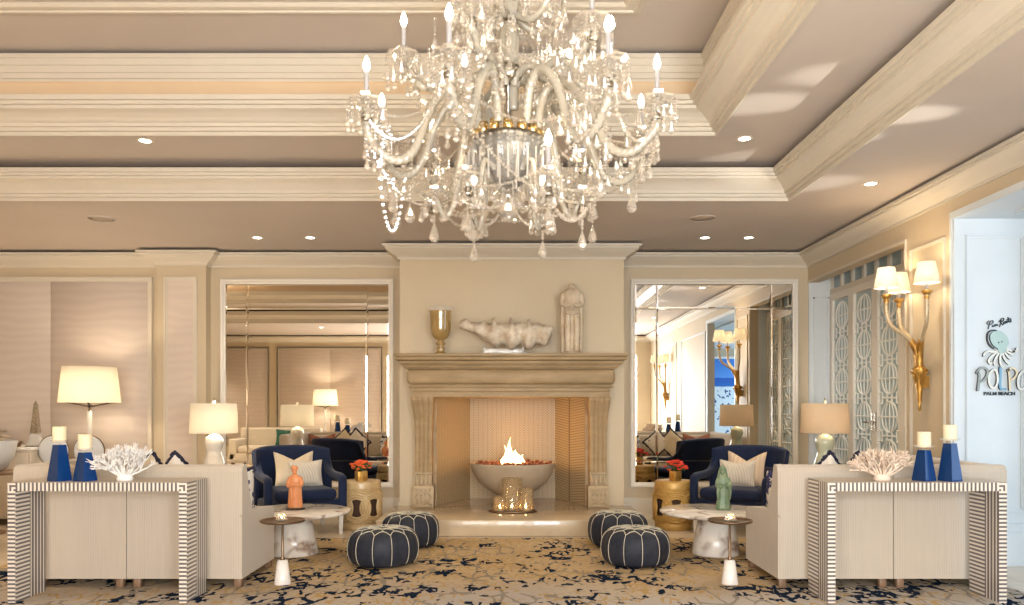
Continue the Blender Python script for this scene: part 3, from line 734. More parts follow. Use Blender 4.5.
# ------------------------------------------------------------------ mirrors
def mirror(x0,x1,lab):
    o=thing('wall_mirror',lab,'mirror',((x0+x1)/2,YB,0),0,'framed mirrors beside the fireplace')
    z0,z1=.315,2.764; cx=(x0+x1)/2; hw=(x1-x0)/2; w=.058
    b=MB()
    prof=[(0,0),(0,-.045),(.012,-.052),(.03,-.045),(.04,-.03),(w,-.026),(w,0)]
    pts=[(-hw,z0),(-hw,z1),(hw,z1),(hw,z0)]
    ins=lambda i,d:((pts[i][0]+(d if pts[i][0]<0 else -d)),(pts[i][1]+(d if i in(0,3) else -d)))
    for i in range(4):
        j=(i+1)%4
        for k in range(len(prof)-1):
            a=ins(i,prof[k][0]);c=ins(j,prof[k][0]);d=ins(j,prof[k+1][0]);e=ins(i,prof[k+1][0])
            b.add([(a[0],prof[k][1],a[1]),(c[0],prof[k][1],c[1]),(d[0],prof[k+1][1],d[1]),(e[0],prof[k+1][1],e[1])],[(0,1,2,3)])
    b.build('frame',M['whiteframe'],o)
    xi0,xi1=-hw+w,hw-w; zi0,zi1=z0+w,z1-w
    xs=[xi0,xi0+.255,xi1-.255,xi1]; zs=[zi0,.625,2.42,zi1]
    random.seed(5)
    for i in range(3):
        for j in range(3):
            a,c,d,e=xs[i],xs[i+1],zs[j],zs[j+1]; bv=.016; g=.001
            y0,y1=-.0195,-.0205
            jz=random.uniform(-.0003,.0003) if (i!=1 or j!=1) else 0; jx=random.uniform(-.0003,.0003) if (i!=1 or j!=1) else 0
            P=[(a+g,y0,d+g),(c-g,y0,d+g),(c-g,y0,e-g),(a+g,y0,e-g),(a+bv,y1+jz+jx,d+bv),(c-bv,y1+jz-jx,d+bv),(c-bv,y1-jz-jx,e-bv),(a+bv,y1-jz+jx,e-bv)]
            MB().add(P,[(4,5,6,7)]).add(P,[(0,1,5,4),(1,2,6,5),(2,3,7,6),(3,0,4,7)]).build('mirror_pane',M['mirror'],o)
    return o
mirror(-3.405,-1.37,'large cream framed wall mirror with narrow border panes, left of the fireplace')
mirror(1.415,3.385,'large white framed wall mirror with narrow border panes, right of the fireplace')

# ------------------------------------------------------------------ rug
tag(MB().box(-4.0,3.45,1.6,7.43,.0005,G).build('area_rug',M['rug']),'large tan area rug with navy coral branch pattern on the travertine floor','rug')

# ------------------------------------------------------------------ sofas
def sofa(sx,lab):  # sx=+1 right sofa: low sloping arm on its inner (left) side, high side at outer
    # local: x from inner arm outwards, y away from camera; back faces camera
    W=1.56; o=thing('sofa',lab,'sofa',(sx*1.855,5.36,G),0,'pair of cream sofas backed by console tables')
    def X(a): return sx*a
    def rb(b,x0,x1,*k,**kw):
        x0,x1=sorted((X(x0),X(x1))); return b.rbox(x0,x1,*k,**kw)
    z0=.065
    # back (two panels with a seam)
    b=MB()
    for (a,c) in ((.0,W/2-.003),(W/2+.003,W)):
        poly=[(0,z0),(0,.80),(.012,.83),(.04,.845),(.085,.845),(.11,.83),(.17,.52),(.17,z0)]
        x0,x1=sorted((X(a),X(c))); b.extrude(poly,'x',x0,x1,0,False)
    b.build('backrest',M['sofa'],o)
    # inner low arm
    b=MB(); poly=[(.003,z0-.002),(.003,.50),(.17,.51),(.215,.515),(.72,.475),(.735,.465),(.735,z0)]
    x0,x1=sorted((X(-.012),X(.14))); b.extrude(poly,'x',x0,x1)
    # sloping shoulder from back to arm
    poly=[(.003,.49),(.003,.802),(.015,.833),(.043,.848),(.078,.848),(.093,.832),(.133,.70),(.217,.505)]
    x0,x1=sorted((X(-.014),X(.03))); b.extrude(poly,'x',x0,x1)
    b.build('armrest',M['sofa'],o)
    b=MB(); rb(b,-.0135,-.011,.17,.172,z0,.51,.0005,1)
    # outer high side
    b=MB(); rb(b,W-.13,W,.12,1.48,z0,.845,.03,3); b.build('side_panel',M['sofa'],o)
    b=MB(); rb(b,.14,W-.13,.16,.735,z0,.30,.01,2); b.build('seat_base',M['sofa'],o)
    for (a,c) in ((.142,W/2-.003),(W/2+.003,W-.132)):
        b=MB(); rb(b,a,c,.17,.75,.30,.46,.05,4); b.build('seat_cushion',M['cushion'],o)
    for (a,c) in ((.142,W/2-.003),(W/2+.003,W-.132)):
        b=MB(); rb(b,a,c,.125,.30,.46,.80,.05,4); b.build('back_cushion',M['cushion'],o)
    for (lx,ly) in ((.03,.03),(.03,.68),(W/2-.06,.02),(W/2+.06,.02),(W-.06,.04),(W-.06,1.42)):
        b=MB(); rb(b,lx-.025,lx+.025,ly-.0,ly+.05,0,z0,.004,1); b.build('leg',M['woodleg'],o)
    return o
sofa(-1,'cream ribbed sofa seen from behind at the left, with low white-lit inner arm')
sofa(1,'cream ribbed sofa seen from behind at the right, beside the side wall')

def pillow_mb(w,h,t,chop=.0,n=16):
    vs=[];fs=[]; 
    for side in (1,-1):
        for i in range(n+1):
            for j in range(n+1):
                u=-1+2*i/n; v=-1+2*j/n
                th=t/2*((max(0,1-u**4))**.6)*((max(0,1-v**4))**.6)
                x=u*w/2*(1-.09*(1-v*v)); z=v*h/2*(1-.09*(1-u*u))
                if chop>0:
                    k=max(0,(v+.2)/1.2)**1.5; z-=chop*h*k*(max(0,1-abs(u))**1.3)
                    th*=1-.5*k*max(0,1-abs(u)*1.5)
                vs.append((x,side*th,z))
    N=(n+1)*(n+1)
    for s in (0,1):
        for i in range(n):
            for j in range(n):
                a=s*N+i*(n+1)+j; fs.append((a,a+1,a+n+2,a+n+1))
    b=MB(); b.add(vs,fs,0,True); return b
def rim_path(w,h,chop,n=16):
    P=[]
    def pt(u,v):
        x=u*w/2*(1-.09*(1-v*v)); z=v*h/2*(1-.09*(1-u*u))
        if chop>0:
            k=max(0,(v+.2)/1.2)**1.5; z-=chop*h*k*(max(0,1-abs(u))**1.3)
        return (x,0,z)
    for i in range(n): P.append(pt(-1+2*i/n,1))
    for i in range(n): P.append(pt(1,1-2*i/n))
    for i in range(n): P.append(pt(1-2*i/n,-1))
    for i in range(n): P.append(pt(-1,-1+2*i/n))
    return P
def pillow(lab,loc,rz,tilt,w=.45,h=.45,t=.15,m='creampil',chop=.12,fringe=None,group=None,roll=0):
    o=thing('throw_pillow',lab,'pillow',loc,rz,group)
    Mx=Matrix.Rotation(tilt,4,'X')@Matrix.Rotation(roll,4,'Y')
    c=pillow_mb(w,h,t,chop); c.xf(Mx@TR(0,0,0)); c.xf(TR(0,0,h*.46)); c.build('cover',M[m],o)
    b=MB(); P=[Mx@Vector(p) for p in rim_path(w,h,chop)]
    if fringe:
        random.seed(9)
        for i in range(len(P)):
            p=P[i]; q=P[(i+1)%len(P)]
            for k in range(2):
                c_=p.lerp(q,k/2)+Vector((0,0,h*.46)); b.ball((c_.x+random.uniform(-.006,.006),c_.y,c_.z+random.uniform(-.006,.006)),random.uniform(.012,.02),1,smooth=False)
        b.build('fringe',M[fringe],o)
    else:
        b.tube([p+Vector((0,0,h*.46)) for p in P],.005,5,closed=True); b.build('piping',M[m],o)
    return o
GP='throw pillows on the two sofas'
# pillows leaning on the inside of the sofa backs; they face the mirrors
for s,txt in ((-1,'left'),(1,'right')):
    zb=.46+G
    seatY=5.36
    P=[(2.05,.36,'floral','fringe','navy and white floral pillow with navy fringe against the inner arm of the %s sofa',.02,.42),
       (2.50,.37,'rust',None,'rust velvet pillow in the middle of the %s sofa',.0,.38),
       (2.86,.40,'dots','fringe','dotted white pillow with navy fringe behind the %s sofa back, nearer the centre',.0,.50),
       (3.10,.43,'creampil','fringe','plain white pillow with navy fringe behind the %s sofa back, outer end',.0,.50)]
    for x,dy,mm,fr,l,ro,h in P:
        if s<0 and x==2.86: x=2.47
        elif s<0 and x==3.10: x=2.67
        elif s<0 and x==2.50: x=3.05
        elif s>0 and x==2.86: x=2.36
        elif s>0 and x==3.10: x=2.60
        elif s>0 and x==2.50: x=3.02
        if x==2.05:
            pillow(l%txt,(s*2.015,seatY+.40,zb),s*-1.15,.0,.34,.34,.11,mm,.04,fr,GP)
        else:
            if fr: pillow(l%txt,(s*x,seatY+.44,zb+.06),.0,.06,.34,.34,.10,mm,.0,fr,GP,roll=.72*(1 if s*(x-2.5)>0 else -1))
            else: pillow(l%txt,(s*x,seatY+dy,zb+.0),.0,.12,.44,h,.12,mm,.16,fr,GP)

# ------------------------------------------------------------------ consoles
def console(cx,lab):
    o=thing('console_table',lab,'console table',(cx,4.96,G),0,'striped bone inlay console tables')
    D=.32; T=.05; SD=M['in_side'] if cx<0 else M['in_side2']
    t=MB(); t.box(-HW,HW,0,D,ZT-TH,ZT); me=t.build('table_top',[M['in_top'],M['in_front'],SD],o)
    for p in me.data.polygons:
        n=p.normal
        p.material_index=1 if abs(n.y)>.5 else (2 if abs(n.x)>.5 else 0)
    for s in (-1,1):
        x0,x1=(-HW,-HW+T) if s<0 else (HW-T,HW)
        l=MB(); l.box(x0,x1,0,D,0,ZT-TH); me=l.build('leg',[M['in_top'],M['in_front'],SD],o)
        for p in me.data.polygons:
            n=p.normal; p.material_index=1 if abs(n.y)>.5 else (2 if abs(n.x)>.5 else 0)
    return o
console(-2.625,'striped bone inlay waterfall console table behind the left sofa')
console(2.59,'striped bone inlay waterfall console table behind the right sofa')
ZC=ZT+G
def candlestick(x,y,h,lab,star,m2,ch=.10,w=.072):
    o=thing('candlestick',lab,'candle holder',(x,y,ZC),0,'blue glass candlesticks on the console tables')
    b=MB(); rot=-1.92 if star else -1.22
    pr=[(w,0),(w,.012),(w*.55,h)]
    vs=[];fs=[]; n=4
    for (r,z) in pr:
        for k in range(n):
            a=rot+2*PI*k/n; vs.append((r*cos(a),r*sin(a),z))
    for i in range(2):
        for k in range(n): fs.append((i*n+k,i*n+(k+1)%n,(i+1)*n+(k+1)%n,(i+1)*n+k))
    fs.append(tuple(range(n))); fs.append(tuple(2*n+k for k in range(n)))
    b.add(vs,fs); me=b.build('base',[M['blueglass'],M[m2]],o)
    for p in me.data.polygons: p.material_index=1 if (p.normal.x>0) else 0  # right-hand facets get the brighter blue, light put into the colour
    b=MB(); b.lathe([(.012,h),(.012,h+.008),(.045,h+.014),(.062 if star else .055,h+.030),(.058,h+.032),(.04,h+.02),(.0,h+.018)],n=8 if star else 24,smooth=not star,fn=(lambda a,z:1+.16*cos(4*a)) if star else None,cap=False)
    b.build('glass_cup',M['clear'],o)
    c=MB(); c.lathe([(0,h+.019),(.041,h+.019),(.042,h+.025),(.042,h+.018+ch-.004),(.038,h+.019+ch),(.02,h+.012+ch),(0,h+.012+ch)],n=28); c.build('candle',M['wax'],o)
    MB().tube([(0,0,h+.012+ch),(.002,0,h+.026+ch)],.0015,5).build('wick',M['blackbase'],o)
    return o
candlestick((59.5-510)*5.08/780,5.08,.235,'taller dark blue glass candlestick on the left console, leftmost of all',False,'blueglass2')
candlestick((85-510)*5.08/780,5.08,.185,'shorter dark blue glass candlestick on the left console, beside the white coral',False,'blueglass2')
candlestick((924-510)*5.09/780,5.09,.200,'shorter bright blue glass candlestick on the right console beside the peach coral',True,'blueglass2')
candlestick((950-510)*5.07/780,5.07,.245,'taller bright blue glass candlestick on the right console, rightmost of all',True,'blueglass2')
def coral(x,y,lab,m,W,H,seed,n0=17):
    random.seed(seed); b=MB()
    def br(p,d,L,r,dep):
        q=p+d*L; b.tube([p,(p+q)/2+Vector((random.uniform(-1,1),random.uniform(-1,1),0))*.004,q],lambda t:r*(1-.35*t),5,smooth=True)
        if dep==0:
            b.ball(tuple(q),r*.75,1); return
        for k in range(random.choice((2,3,3))):
            nd=(d+Vector((random.uniform(-1,1),random.uniform(-.9,.9),random.uniform(-.35,.75)))*.80).normalized()
            br(q,nd,L*random.uniform(.62,.85),r*.72,dep-1)
    for k in range(n0):
        a=2*PI*k/n0+random.uniform(-.2,.2); el=random.uniform(.15,1.2)
        d=Vector((cos(a)*cos(el)*W*.75,sin(a)*cos(el)*.6,sin(el)*.9+.35)).normalized()
        br(Vector((.03*cos(a),.02*sin(a),.03)),d,H*.34,.0085,3)
    b.lathe([(0,0),(.05,0),(.055,.012),(.045,.04),(.02,.06),(0,.06)],n=14,sy=.8)
    return tag(b.build('coral_sculpture',m,loc=(x,y,ZC),auto=None),lab,'coral')
coral((125-510)*5.1/780,5.1,'white branching coral sculpture on the left console table',M['coralw'],1.9,.225,4,20)
coral((882-510)*5.1/780,5.1,'peach branching coral sculpture on the right console table',M['coralp'],1.9,.21,11,20)

# ------------------------------------------------------------------ coffee tables with figurines
def coffee(cx,lab):
    o=thing('coffee_table',lab,'coffee table',(cx,6.65,G),0,'round marble coffee tables')
    MB().lathe([(0,.335),(.44,.335),(.463,.342),(.47,.352),(.47,.362),(.464,.367),(0,.367)],n=72).build('table_top',M['marble'],o)
    MB().lathe([(0,0),(.202,0),(.205,.006),(.140,.335),(0,.335)],n=48).build('pedestal',M['marble'],o)
    return o
coffee(-1.84,'round marble coffee table with cone pedestal and orange figurine, by the left sofa')
coffee(1.755,'round veined marble coffee table with cone pedestal and green figurine, by the right sofa')
ZTb=.367+G
def face(b,c,r):
    # small face features on the -y side
    b.ball((c[0],c[1]-r*.98,c[2]-.05*r),r*.18,1,sc=(.7,1,1.3))
    for s in (-1,1):
        b.ball((c[0]+s*r*.38,c[1]-r*.84,c[2]+.15*r),r*.13,1,sc=(1.3,.6,.7)); b.ball((c[0]+s*r*.95,c[1],c[2]),r*.2,1,sc=(.4,.7,1.2))
    b.ball((c[0],c[1]-r*.9,c[2]-.45*r),r*.16,1,sc=(1.5,.6,.45))
fg=thing('robed_figurine','coral orange robed figurine with folded arms on the left marble coffee table','figurine',(-1.845,6.70,ZTb),.1)
MB().lathe([(0,0),(.085,0),(.088,.006),(.080,.016),(0,.016)],n=28,sy=.65).build('base',M['blackbase'],fg)
b=MB(); R=[]
for z,rx,ry,f,cx in ((.016,.060,.042,.05,0),(.03,.060,.042,.06,0),(.09,.056,.040,.05,0),(.16,.053,.038,.035,.0),(.21,.050,.037,.02,0),(.245,.053,.036,.0,0),(.275,.052,.034,0,-.002),(.293,.036,.028,0,-.003),(.302,.016,.017,0,-.003),(.312,.014,.015,0,-.004)):
    R.append(ringe(cx,0,z,rx,ry,32,f,8,0))
b.loft(R); b.ball((-.004,-.004,.330),.026,3,sc=(.85,.9,1.15)); face(b,(-.004,-.004,.330),.025)
b.build('body',M['coralred'],fg)
b=MB()
for s in (-1,1):
    b.tube(smoothpath([(s*.040,0,.272),(s*.054,-.01,.238),(s*.052,-.028,.208),(s*.03,-.048,.215),(-s*.01,-.052,.222)],5),lambda t:.020-.006*t,10)
    for k in range(4): b.tube([(-s*.008,-.052,.216+.005*k),(-s*.026,-.050,.214+.006*k)],.0035,5)
b.tube(smoothpath([(-.03,-.04,.20),(-.02,-.045,.12),(-.028,-.042,.04)],4),.012,8); b.tube(smoothpath([(.025,-.04,.20),(.022,-.045,.12),(.025,-.042,.04)],4),.012,8)
b.build('sleeves',M['coralred'],fg)
b=MB(); b.lathe([(.028,.345),(.034,.352),(.030,.362),(.022,.372),(.0,.376)],(-.004,0,0),16); b.ball((-.018,.0,.372),.012,1); b.build('headdress',M['coralred'],fg)
fg=thing('robed_figurine','celadon green robed goddess figurine on the right marble coffee table','figurine',(1.83,6.70,ZTb),-.1)
b=MB(); R=[]
for z,rx,ry,f,cx in ((0,.062,.046,.06,0),(.02,.064,.048,.09,0),(.06,.054,.042,.08,0),(.12,.049,.038,.07,.004),(.18,.052,.038,.05,.005),(.23,.053,.036,.03,.002),(.265,.050,.034,.0,0),(.285,.036,.028,0,-.002),(.296,.016,.016,0,-.003),(.306,.014,.015,0,-.003)):
    R.append(ringe(cx,0,z,rx,ry,32,f,9,z*9))
b.loft(R); b.ball((-.003,-.004,.326),.027,3,sc=(.85,.9,1.15)); face(b,(-.003,-.004,.326),.026)
b.build('body',M['jade'],fg)
b=MB()
for s in (-1,1):
    b.tube(smoothpath([(s*.038,0,.266),(s*.050,-.015,.228),(s*.048,-.045,.208),(s*.022,-.064,.208)],5),lambda t:.018+.004*t,10)
    b.tube(smoothpath([(s*.045,-.05,.20),(s*.052,-.05,.15),(s*.048,-.042,.09)],4),lambda t:.016-.010*t,8)
    for k in range(4): b.tube([(s*.022,-.064,.202+.004*k),(-s*.004,-.070,.204+.004*k)],.003,5)
b.build('sleeves',M['jade'],fg)
b=MB(); b.lathe([(.027,.340),(.031,.350),(.026,.362),(.014,.374),(.0,.380)],(-.003,.002,0),16); b.ball((-.003,0,.378),.010,1)
b.tube(smoothpath([(-.026,.005,.345),(-.034,.01,.30),(-.046,.015,.25)],4),.010,7); b.tube(smoothpath([(.022,.005,.345),(.03,.01,.30),(.044,.015,.25)],4),.010,7)
b.build('headdress',M['jade'],fg)

# drinks tables
def drinks(cx,lab,vl):
    o=thing('drinks_table',lab,'side table',(cx,5.50,G),0,'small pedestal drinks tables')
    MB().lathe([(0,0),(.058,0),(.059,.004),(.036,.168),(0,.17)],n=32).build('base',M['marblew'],o)
    MB().lathe([(.016,.169),(.018,.18),(.009,.195),(.008,.41),(.012,.425),(.03,.435),(0,.435)],n=16).build('pole',M['bronze'],o)
    MB().lathe([(0,.435),(.145,.435),(.155,.442),(.156,.452),(.150,.452),(.145,.443),(0,.442)],n=56).build('tray',M['bronze'],o)
    v=thing('votive_holder',vl,'candle holder',(cx,5.48,G+.442),0,'faceted glass votives on the drinks tables')
    b=MB(); b.lathe([(.026,0),(.034,.012),(.037,.028),(.033,.046),(.030,.048),(.033,.028),(.024,.006)],n=10,smooth=False,cap=False)
    random.seed(2)
    for k in range(26):
        a=2*PI*k/13; b.ball((.036*cos(a+(k//13)*.24),.036*sin(a+(k//13)*.24),.016+.018*(k//13)),.006,1,smooth=False)
    b.build('glass',M['crystal'],v)
    MB().lathe([(0,.006),(.018,.006),(.018,.02),(0,.02)],n=14).build('candle',M['wax'],v)
    MB().lathe([(0,.02),(.004,.025),(.005,.032),(0,.045)],n=8).build('candle_flame',M['tealight'],v)
drinks(-1.604,'bronze tray drinks table with white marble cone foot beside the left sofa','faceted glass votive on the left drinks table')
drinks(1.55,'bronze tray drinks table with white marble cone foot beside the right sofa','faceted glass votive on the right drinks table')

# ------------------------------------------------------------------ poufs
def pouf(x,y,r,h,lab,rot,wear):
    o=thing('leather_pouf',lab,'pouf',(x,y,G if y<7.4 else 0),rot,'navy leather poufs')
    prof=[(.0,.0),(.55,.0),(.80,.04),(.93,.16),(.99,.34),(1.0,.52),(.97,.70),(.89,.85),(.74,.95),(.50,1.0),(.25,1.0),(0,.985)]
    sp=smoothpath([(p[0]*r,p[1]*h,0) for p in prof],3)
    n=12
    fn=lambda a,z:1-.022*(abs(cos(n*a/2))**6)*(1 if z>0.02 else 0)
    MB().lathe([(max(0,p.x),p.y) for p in sp],n=96,fn=fn).build('body',M['leather'],o)
    b=MB(); off=.0045
    def surf(rr_frac):   # interpolate upper profile by arc parameter t in [0,1] from bottom to centre
        pass
    P=[Vector((p.x,p.y)) for p in sp]
    def at(t):
        k=t*(len(P)-1); i=min(int(k),len(P)-2); return P[i].lerp(P[i+1],k-i)
    def pt(a,t,e=off*.6):
        q=at(t); rr=q.x*fn(a,q.y)+e*.3; return (rr*cos(a),rr*sin(a),q.y+(e if t>.72 else 0))
    th=.0034*r/.28
    for k in range(n):
        a=2*PI*(k+.5)/n
        b.tube([pt(a,t) for t in [.22+.46*j/14 for j in range(15)]],th*.8,5)
        # arch joining to neighbours at the top
        a2=a+2*PI/n; am=(a+a2)/2
        b.tube([pt(a+(a2-a)*j/10,.68+.085*sin(PI*j/10)**.8) for j in range(11)],th,5)
        # petals on the top
        b.tube([pt(am,t) for t in (.765,.79,.82)],th,5)
        b.tube([pt(am+(a2-a)*j/8,.82+.06*sin(PI*j/8)**.8) for j in range(9)],th,5)
        b.tube([pt(a2,t) for t in (.88,.91,.94)],th,5)
    b.tube([pt(2*PI*j/30,.94) for j in range(30)],th,5,closed=True)
    b.build('stitching',M['stitch'],o)
pouf(-1.01,6.22,.286,.285,'navy leather pouf with cream stitching, left pair, nearer one',.13,0)
pouf(-.90,7.04,.262,.29,'navy leather pouf with cream stitching, left pair, farther one by the hearth',.0,0)
pouf(1.00,6.22,.276,.285,'navy leather pouf with cream stitching, right pair, nearer one',.3,0)
pouf(.976,7.05,.272,.30,'navy leather pouf with cream stitching, right pair, farther one by the hearth',.1,0)

# ------------------------------------------------------------------ armchairs
def armchair(x,y,rz,lab):
    o=thing('armchair',lab,'armchair',(x,y,0),rz,'navy velvet armchairs by the mirrors')
    b=MB(); b.rbox(-.37,.37,-.37,.36,.205,.245,.006,2); b.build('base_rail',M['white'],o)
    for (lx,ly) in ((-.34,-.34),(.34,-.34),(-.33,.33),(.33,.33)):
        l=MB(); k=.014
        l.loft([[(lx+sx*k,ly+sy*k,0) for sx,sy in((-1,-1),(1,-1),(1,1),(-1,1))],[(lx+sx*.024,ly+sy*.024,.21) for sx,sy in((-1,-1),(1,-1),(1,1),(-1,1))]],0,False); l.build('leg',M['white'],o)
    b=MB(); b.rbox(-.37,.37,-.36,.34,.245,.34,.02,3); b.build('seat_frame',M['navy'],o)
    b=MB(); b.rbox(-.30,.30,-.385,.22,.34,.455,.05,4); b.build('seat',M['navy'],o)
    # curved winged back
    rings=[]; n=26
    for i in range(n+1):
        u=-1+2*i/n; xx=u*.365; yb=.40-.14*abs(u)**3; 
        top=.855-.035*abs(u)**4; r=[]
        lean=.10
        for (z,th) in ((.25,.0),(.40,.0),(.60,.0),(.80,.0),(top-.02,.0),(top,.5)):
            r.append((xx*(1+.06*(z-.25)),yb-.07+lean*(z-.25)-.045+(.02 if th else 0),z))
        for (z,th) in ((top,.5),(top-.02,0),(.80,0),(.60,0),(.40,0),(.25,0)):
            r.append((xx*(1+.06*(z-.25)),yb+lean*(z-.25)+.035-(.02 if th else 0),z))
        rings.append(r)
    b=MB(); b.loft(rings); b.build('backrest',M['navy'],o,auto=.9)
    # open arms: sloping wing, flat pad, front post
    for s in (-1,1):
        b=MB(); pts=[(.27,.60,.045),(.22,.80,.045)]
        def bar(P,wx=.038,nm=None):
            rings=[]
            P=smoothpath([(s*.36,p[0],p[1]) for p in P],5)
            for i,p in enumerate(P):
                a=P[max(0,i-1)];c=P[min(len(P)-1,i+1)]; d=(c-a).normalized(); q=Vector((0,-d.z,d.y))
                hh=.035; rings.append([p+Vector((sx*wx,0,0))+q*sy*hh for sx,sy in((-1,-.6),(-.6,-1),(.6,-1),(1,-.6),(1,.6),(.6,1),(-.6,1),(-1,.6))])
            b.loft(rings)
        bar([(.32,.80),(.26,.69),(.17,.60),(.02,.565),(-.14,.56),(-.27,.555),(-.325,.535),(-.335,.46),(-.33,.26)])
        b.rbox(s*.36-.034,s*.36+.034,.16,.32,.26,.60,.02,2)
        b.build('armrest',M['navy'],o,auto=.9)
    return o
armchair(-2.14,7.88,.49,'navy velvet armchair with cream pillows on the left, before the left mirror')
armchair(2.34,7.92,-.61,'navy velvet armchair with tan pillows on the right, before the right mirror')
def chair_pt(cx,cy,rz,lx,ly,z): 
    v=RZ(rz)@Vector((lx,ly,0)); return (cx+v.x,cy+v.y,z)
GC='pillows on the armchairs'
pillow('cream pillow with gold blush on the left armchair, behind the striped pillow',chair_pt(-2.14,7.88,.49,.0,.17,.455),.49,-.25,.40,.36,.11,'creampil',.22,None,GC)
pillow('small grey striped pillow at the front of the left armchair',chair_pt(-2.14,7.88,.49,.09,.05,.455),.42,-.25,.33,.27,.10,'stripepil',.04,None,GC)
pillow('tan square pillow with a deep dent on the right armchair, behind the pleated pillow',chair_pt(2.34,7.92,-.61,.0,.17,.455),-.61,-.25,.40,.36,.11,'pleatpil',.25,None,GC)
pillow('small pleated cream lumbar pillow at the front of the right armchair',chair_pt(2.34,7.92,-.61,-.05,.04,.455),-.5,-.25,.36,.27,.10,'stripepil',.08,None,GC)

# ------------------------------------------------------------------ drum stools with flowers
def drum(x,y,m,lab):
    o=thing('drum_stool',lab,'garden stool',(x,y,0),.15,'pierced drum stools beside the armchairs')
    H=.50; r0=.205
    def rad(z): return r0*(.93+.07*sin(PI*min(1,max(0,z/H))))
    b=MB()
    b.lathe([(0,0),(rad(0)*.97,0),(rad(0),.012),(rad(.03),.03),(rad(.08),.085),(rad(.08)-.02,.085)],n=48,cap=False)
    b.lathe([(rad(.37)-.02,.375),(rad(.37),.375),(rad(.43),.43),(rad(.46)+.002,.475),(rad(.49),.492),(rad(.5)-.02,H),(0,H)],n=48,cap=False)
    for z in (.085,.10,.36,.375,.39): b.tube([(rad(z)*cos(a),rad(z)*sin(a),z) for a in [2*PI*k/40 for k in range(40)]],.008,6,closed=True)
    nn=7
    for k in range(nn):
        a0=2*PI*k/nn
        for rr in (.143,.121,.099):
            b.tube([((rad(.23)+.002)*cos(a0+rr*cos(t)/r0),(rad(.23)+.002)*sin(a0+rr*cos(t)/r0),.23+rr*sin(t)) for t in [2*PI*j/32 for j in range(32)]],.0115,6,closed=True)
    b.build('body',m,o)
    MB().lathe([(.165,.08),(.17,.23),(.165,.38)],n=30,cap=False).build('inner_wall',M['hole'],o)
    b=MB()
    for j in range(24):
        a=2*PI*j/24; b.ball((rad(.43)*cos(a),rad(.43)*sin(a),.43),.008,1)
    b.build('studs',m,o)
drum(-1.54,8.10,M['woven'],'pale gold pierced drum stool with orange flowers, left of the fireplace')
drum(1.70,8.10,M['golddrum'],'bright gold pierced drum stool with red flowers, right of the fireplace')
def flowers(x,y,m,lab,w,seed,gm):
    o=thing('flower_vase',lab,'flower arrangement',(x,y,.50),.5,'small flower vases on the drum stools')
    MB().rbox(-w,w,-w,w,0,.10,.004,2).build('vase',M[gm],o)
    random.seed(seed); b=MB(); l=MB()
    for k in range(46):
        a=random.uniform(0,2*PI); el=random.uniform(.05,1.4); R=.085+random.uniform(-.012,.012)
        c=Vector((R*1.3*cos(a)*cos(el),R*1.3*sin(a)*cos(el),.115+R*sin(el)*.95))
        for q in range(5):
            aa=2*PI*q/5+random.random(); b.ball((c.x+.012*cos(aa),c.y+.012*sin(aa),c.z+random.uniform(-.004,.008)),.012,1,sc=(1,1,.6),smooth=False)
        l.tube([(0,0,.08),tuple(c)],.002,4)
        if k%4==0: l.ball(tuple(c*.9),.018,1,sc=(1.4,.5,.8),smooth=False)
    b.build('blossoms',m,o); l.build('stems',M['leaf'],o)
flowers(-1.53,8.02,M['flower'],'orange flowers in a gold cube vase on the left drum stool',.052,1,'gold')
flowers(1.70,8.02,M['flowerr'],'red flowers in a gold cube vase on the right drum stool',.045,2,'gold')

# ------------------------------------------------------------------ table lamps
def sidetable(x,y,h,r,lab,m='woodleg'):
    o=thing('side_table',lab,'side table',(x,y,0),0)
    MB().lathe([(0,h-.03),(r-.01,h-.03),(r,h-.022),(r,h-.006),(r-.005,h),(0,h)],n=40).build('table_top',M[m],o)
    MB().lathe([(0,0),(r*.6,0),(r*.6,.015),(.035,.04),(.03,h*.5),(.04,h-.06),(r*.5,h-.03)],n=28).build('pedestal',M[m],o)
    return o
def gourd(x,y,z,lab,bm,sm,power):
    o=thing('table_lamp',lab,'lamp',(x,y,z),0,'gourd table lamps beside the sofas')
    pr=smoothpath([(.06,0,0),(.085,.01,0),(.105,.07,0),(.108,.12,0),(.092,.19,0),(.073,.25,0),(.070,.285,0),(.082,.33,0),(.088,.365,0),(.080,.405,0),(.05,.435,0),(.018,.452,0),(.014,.47,0)],4)
    MB().lathe([(0,0)]+[(p.x,p.y) for p in pr],n=36).build('base',M[bm],o)
    MB().tube([(0,0,.46),(0,0,.80)],.006,8).build('stem',M['brass'],o)
    h0=1.0-z; h1=1.292-z
    f=MB().lathe([(.228,h0),(.216,h1),(.213,h1),(.225,h0+.001)],n=48,cap=False).build('shade',M[sm],o)
    r=MB(); 
    for k in range(3): a=2*PI*k/3; r.tube([(0,0,h1-.02),(.213*cos(a),.213*sin(a),h1-.02)],.003,5)
    r.build('spider',M['brass'],o)
    MB().ball((0,0,h1+.02),.018,2).build('finial',M[bm],o)
    MB().lathe([(.0,.56),(.012,.57),(.028,.61),(.030,.64),(.018,.675),(0,.685)],n=16).build('bulb',M['bulb'] if power>3 else M['candle'],o)
    if power: lamp('lamp_light','POINT',(0.06,-.03,.63),power,(1,.80,.55),.05,o)
    return o
TZ=.545
sidetable(-2.915,7.68,TZ,.24,'round brown side table holding the white gourd lamp, behind the left sofa')
sidetable(3.10,7.68,TZ,.24,'round brown side table holding the beige shaded lamp, behind the right sofa')
gourd(-2.915,7.68,TZ,'white gourd table lamp with lit drum shade left of the left mirror','porcelain','shade',16)
gourd(3.10,7.68,TZ,'pale celadon gourd lamp with dim beige drum shade before the lattice doors','celadon','shade2',2.5)
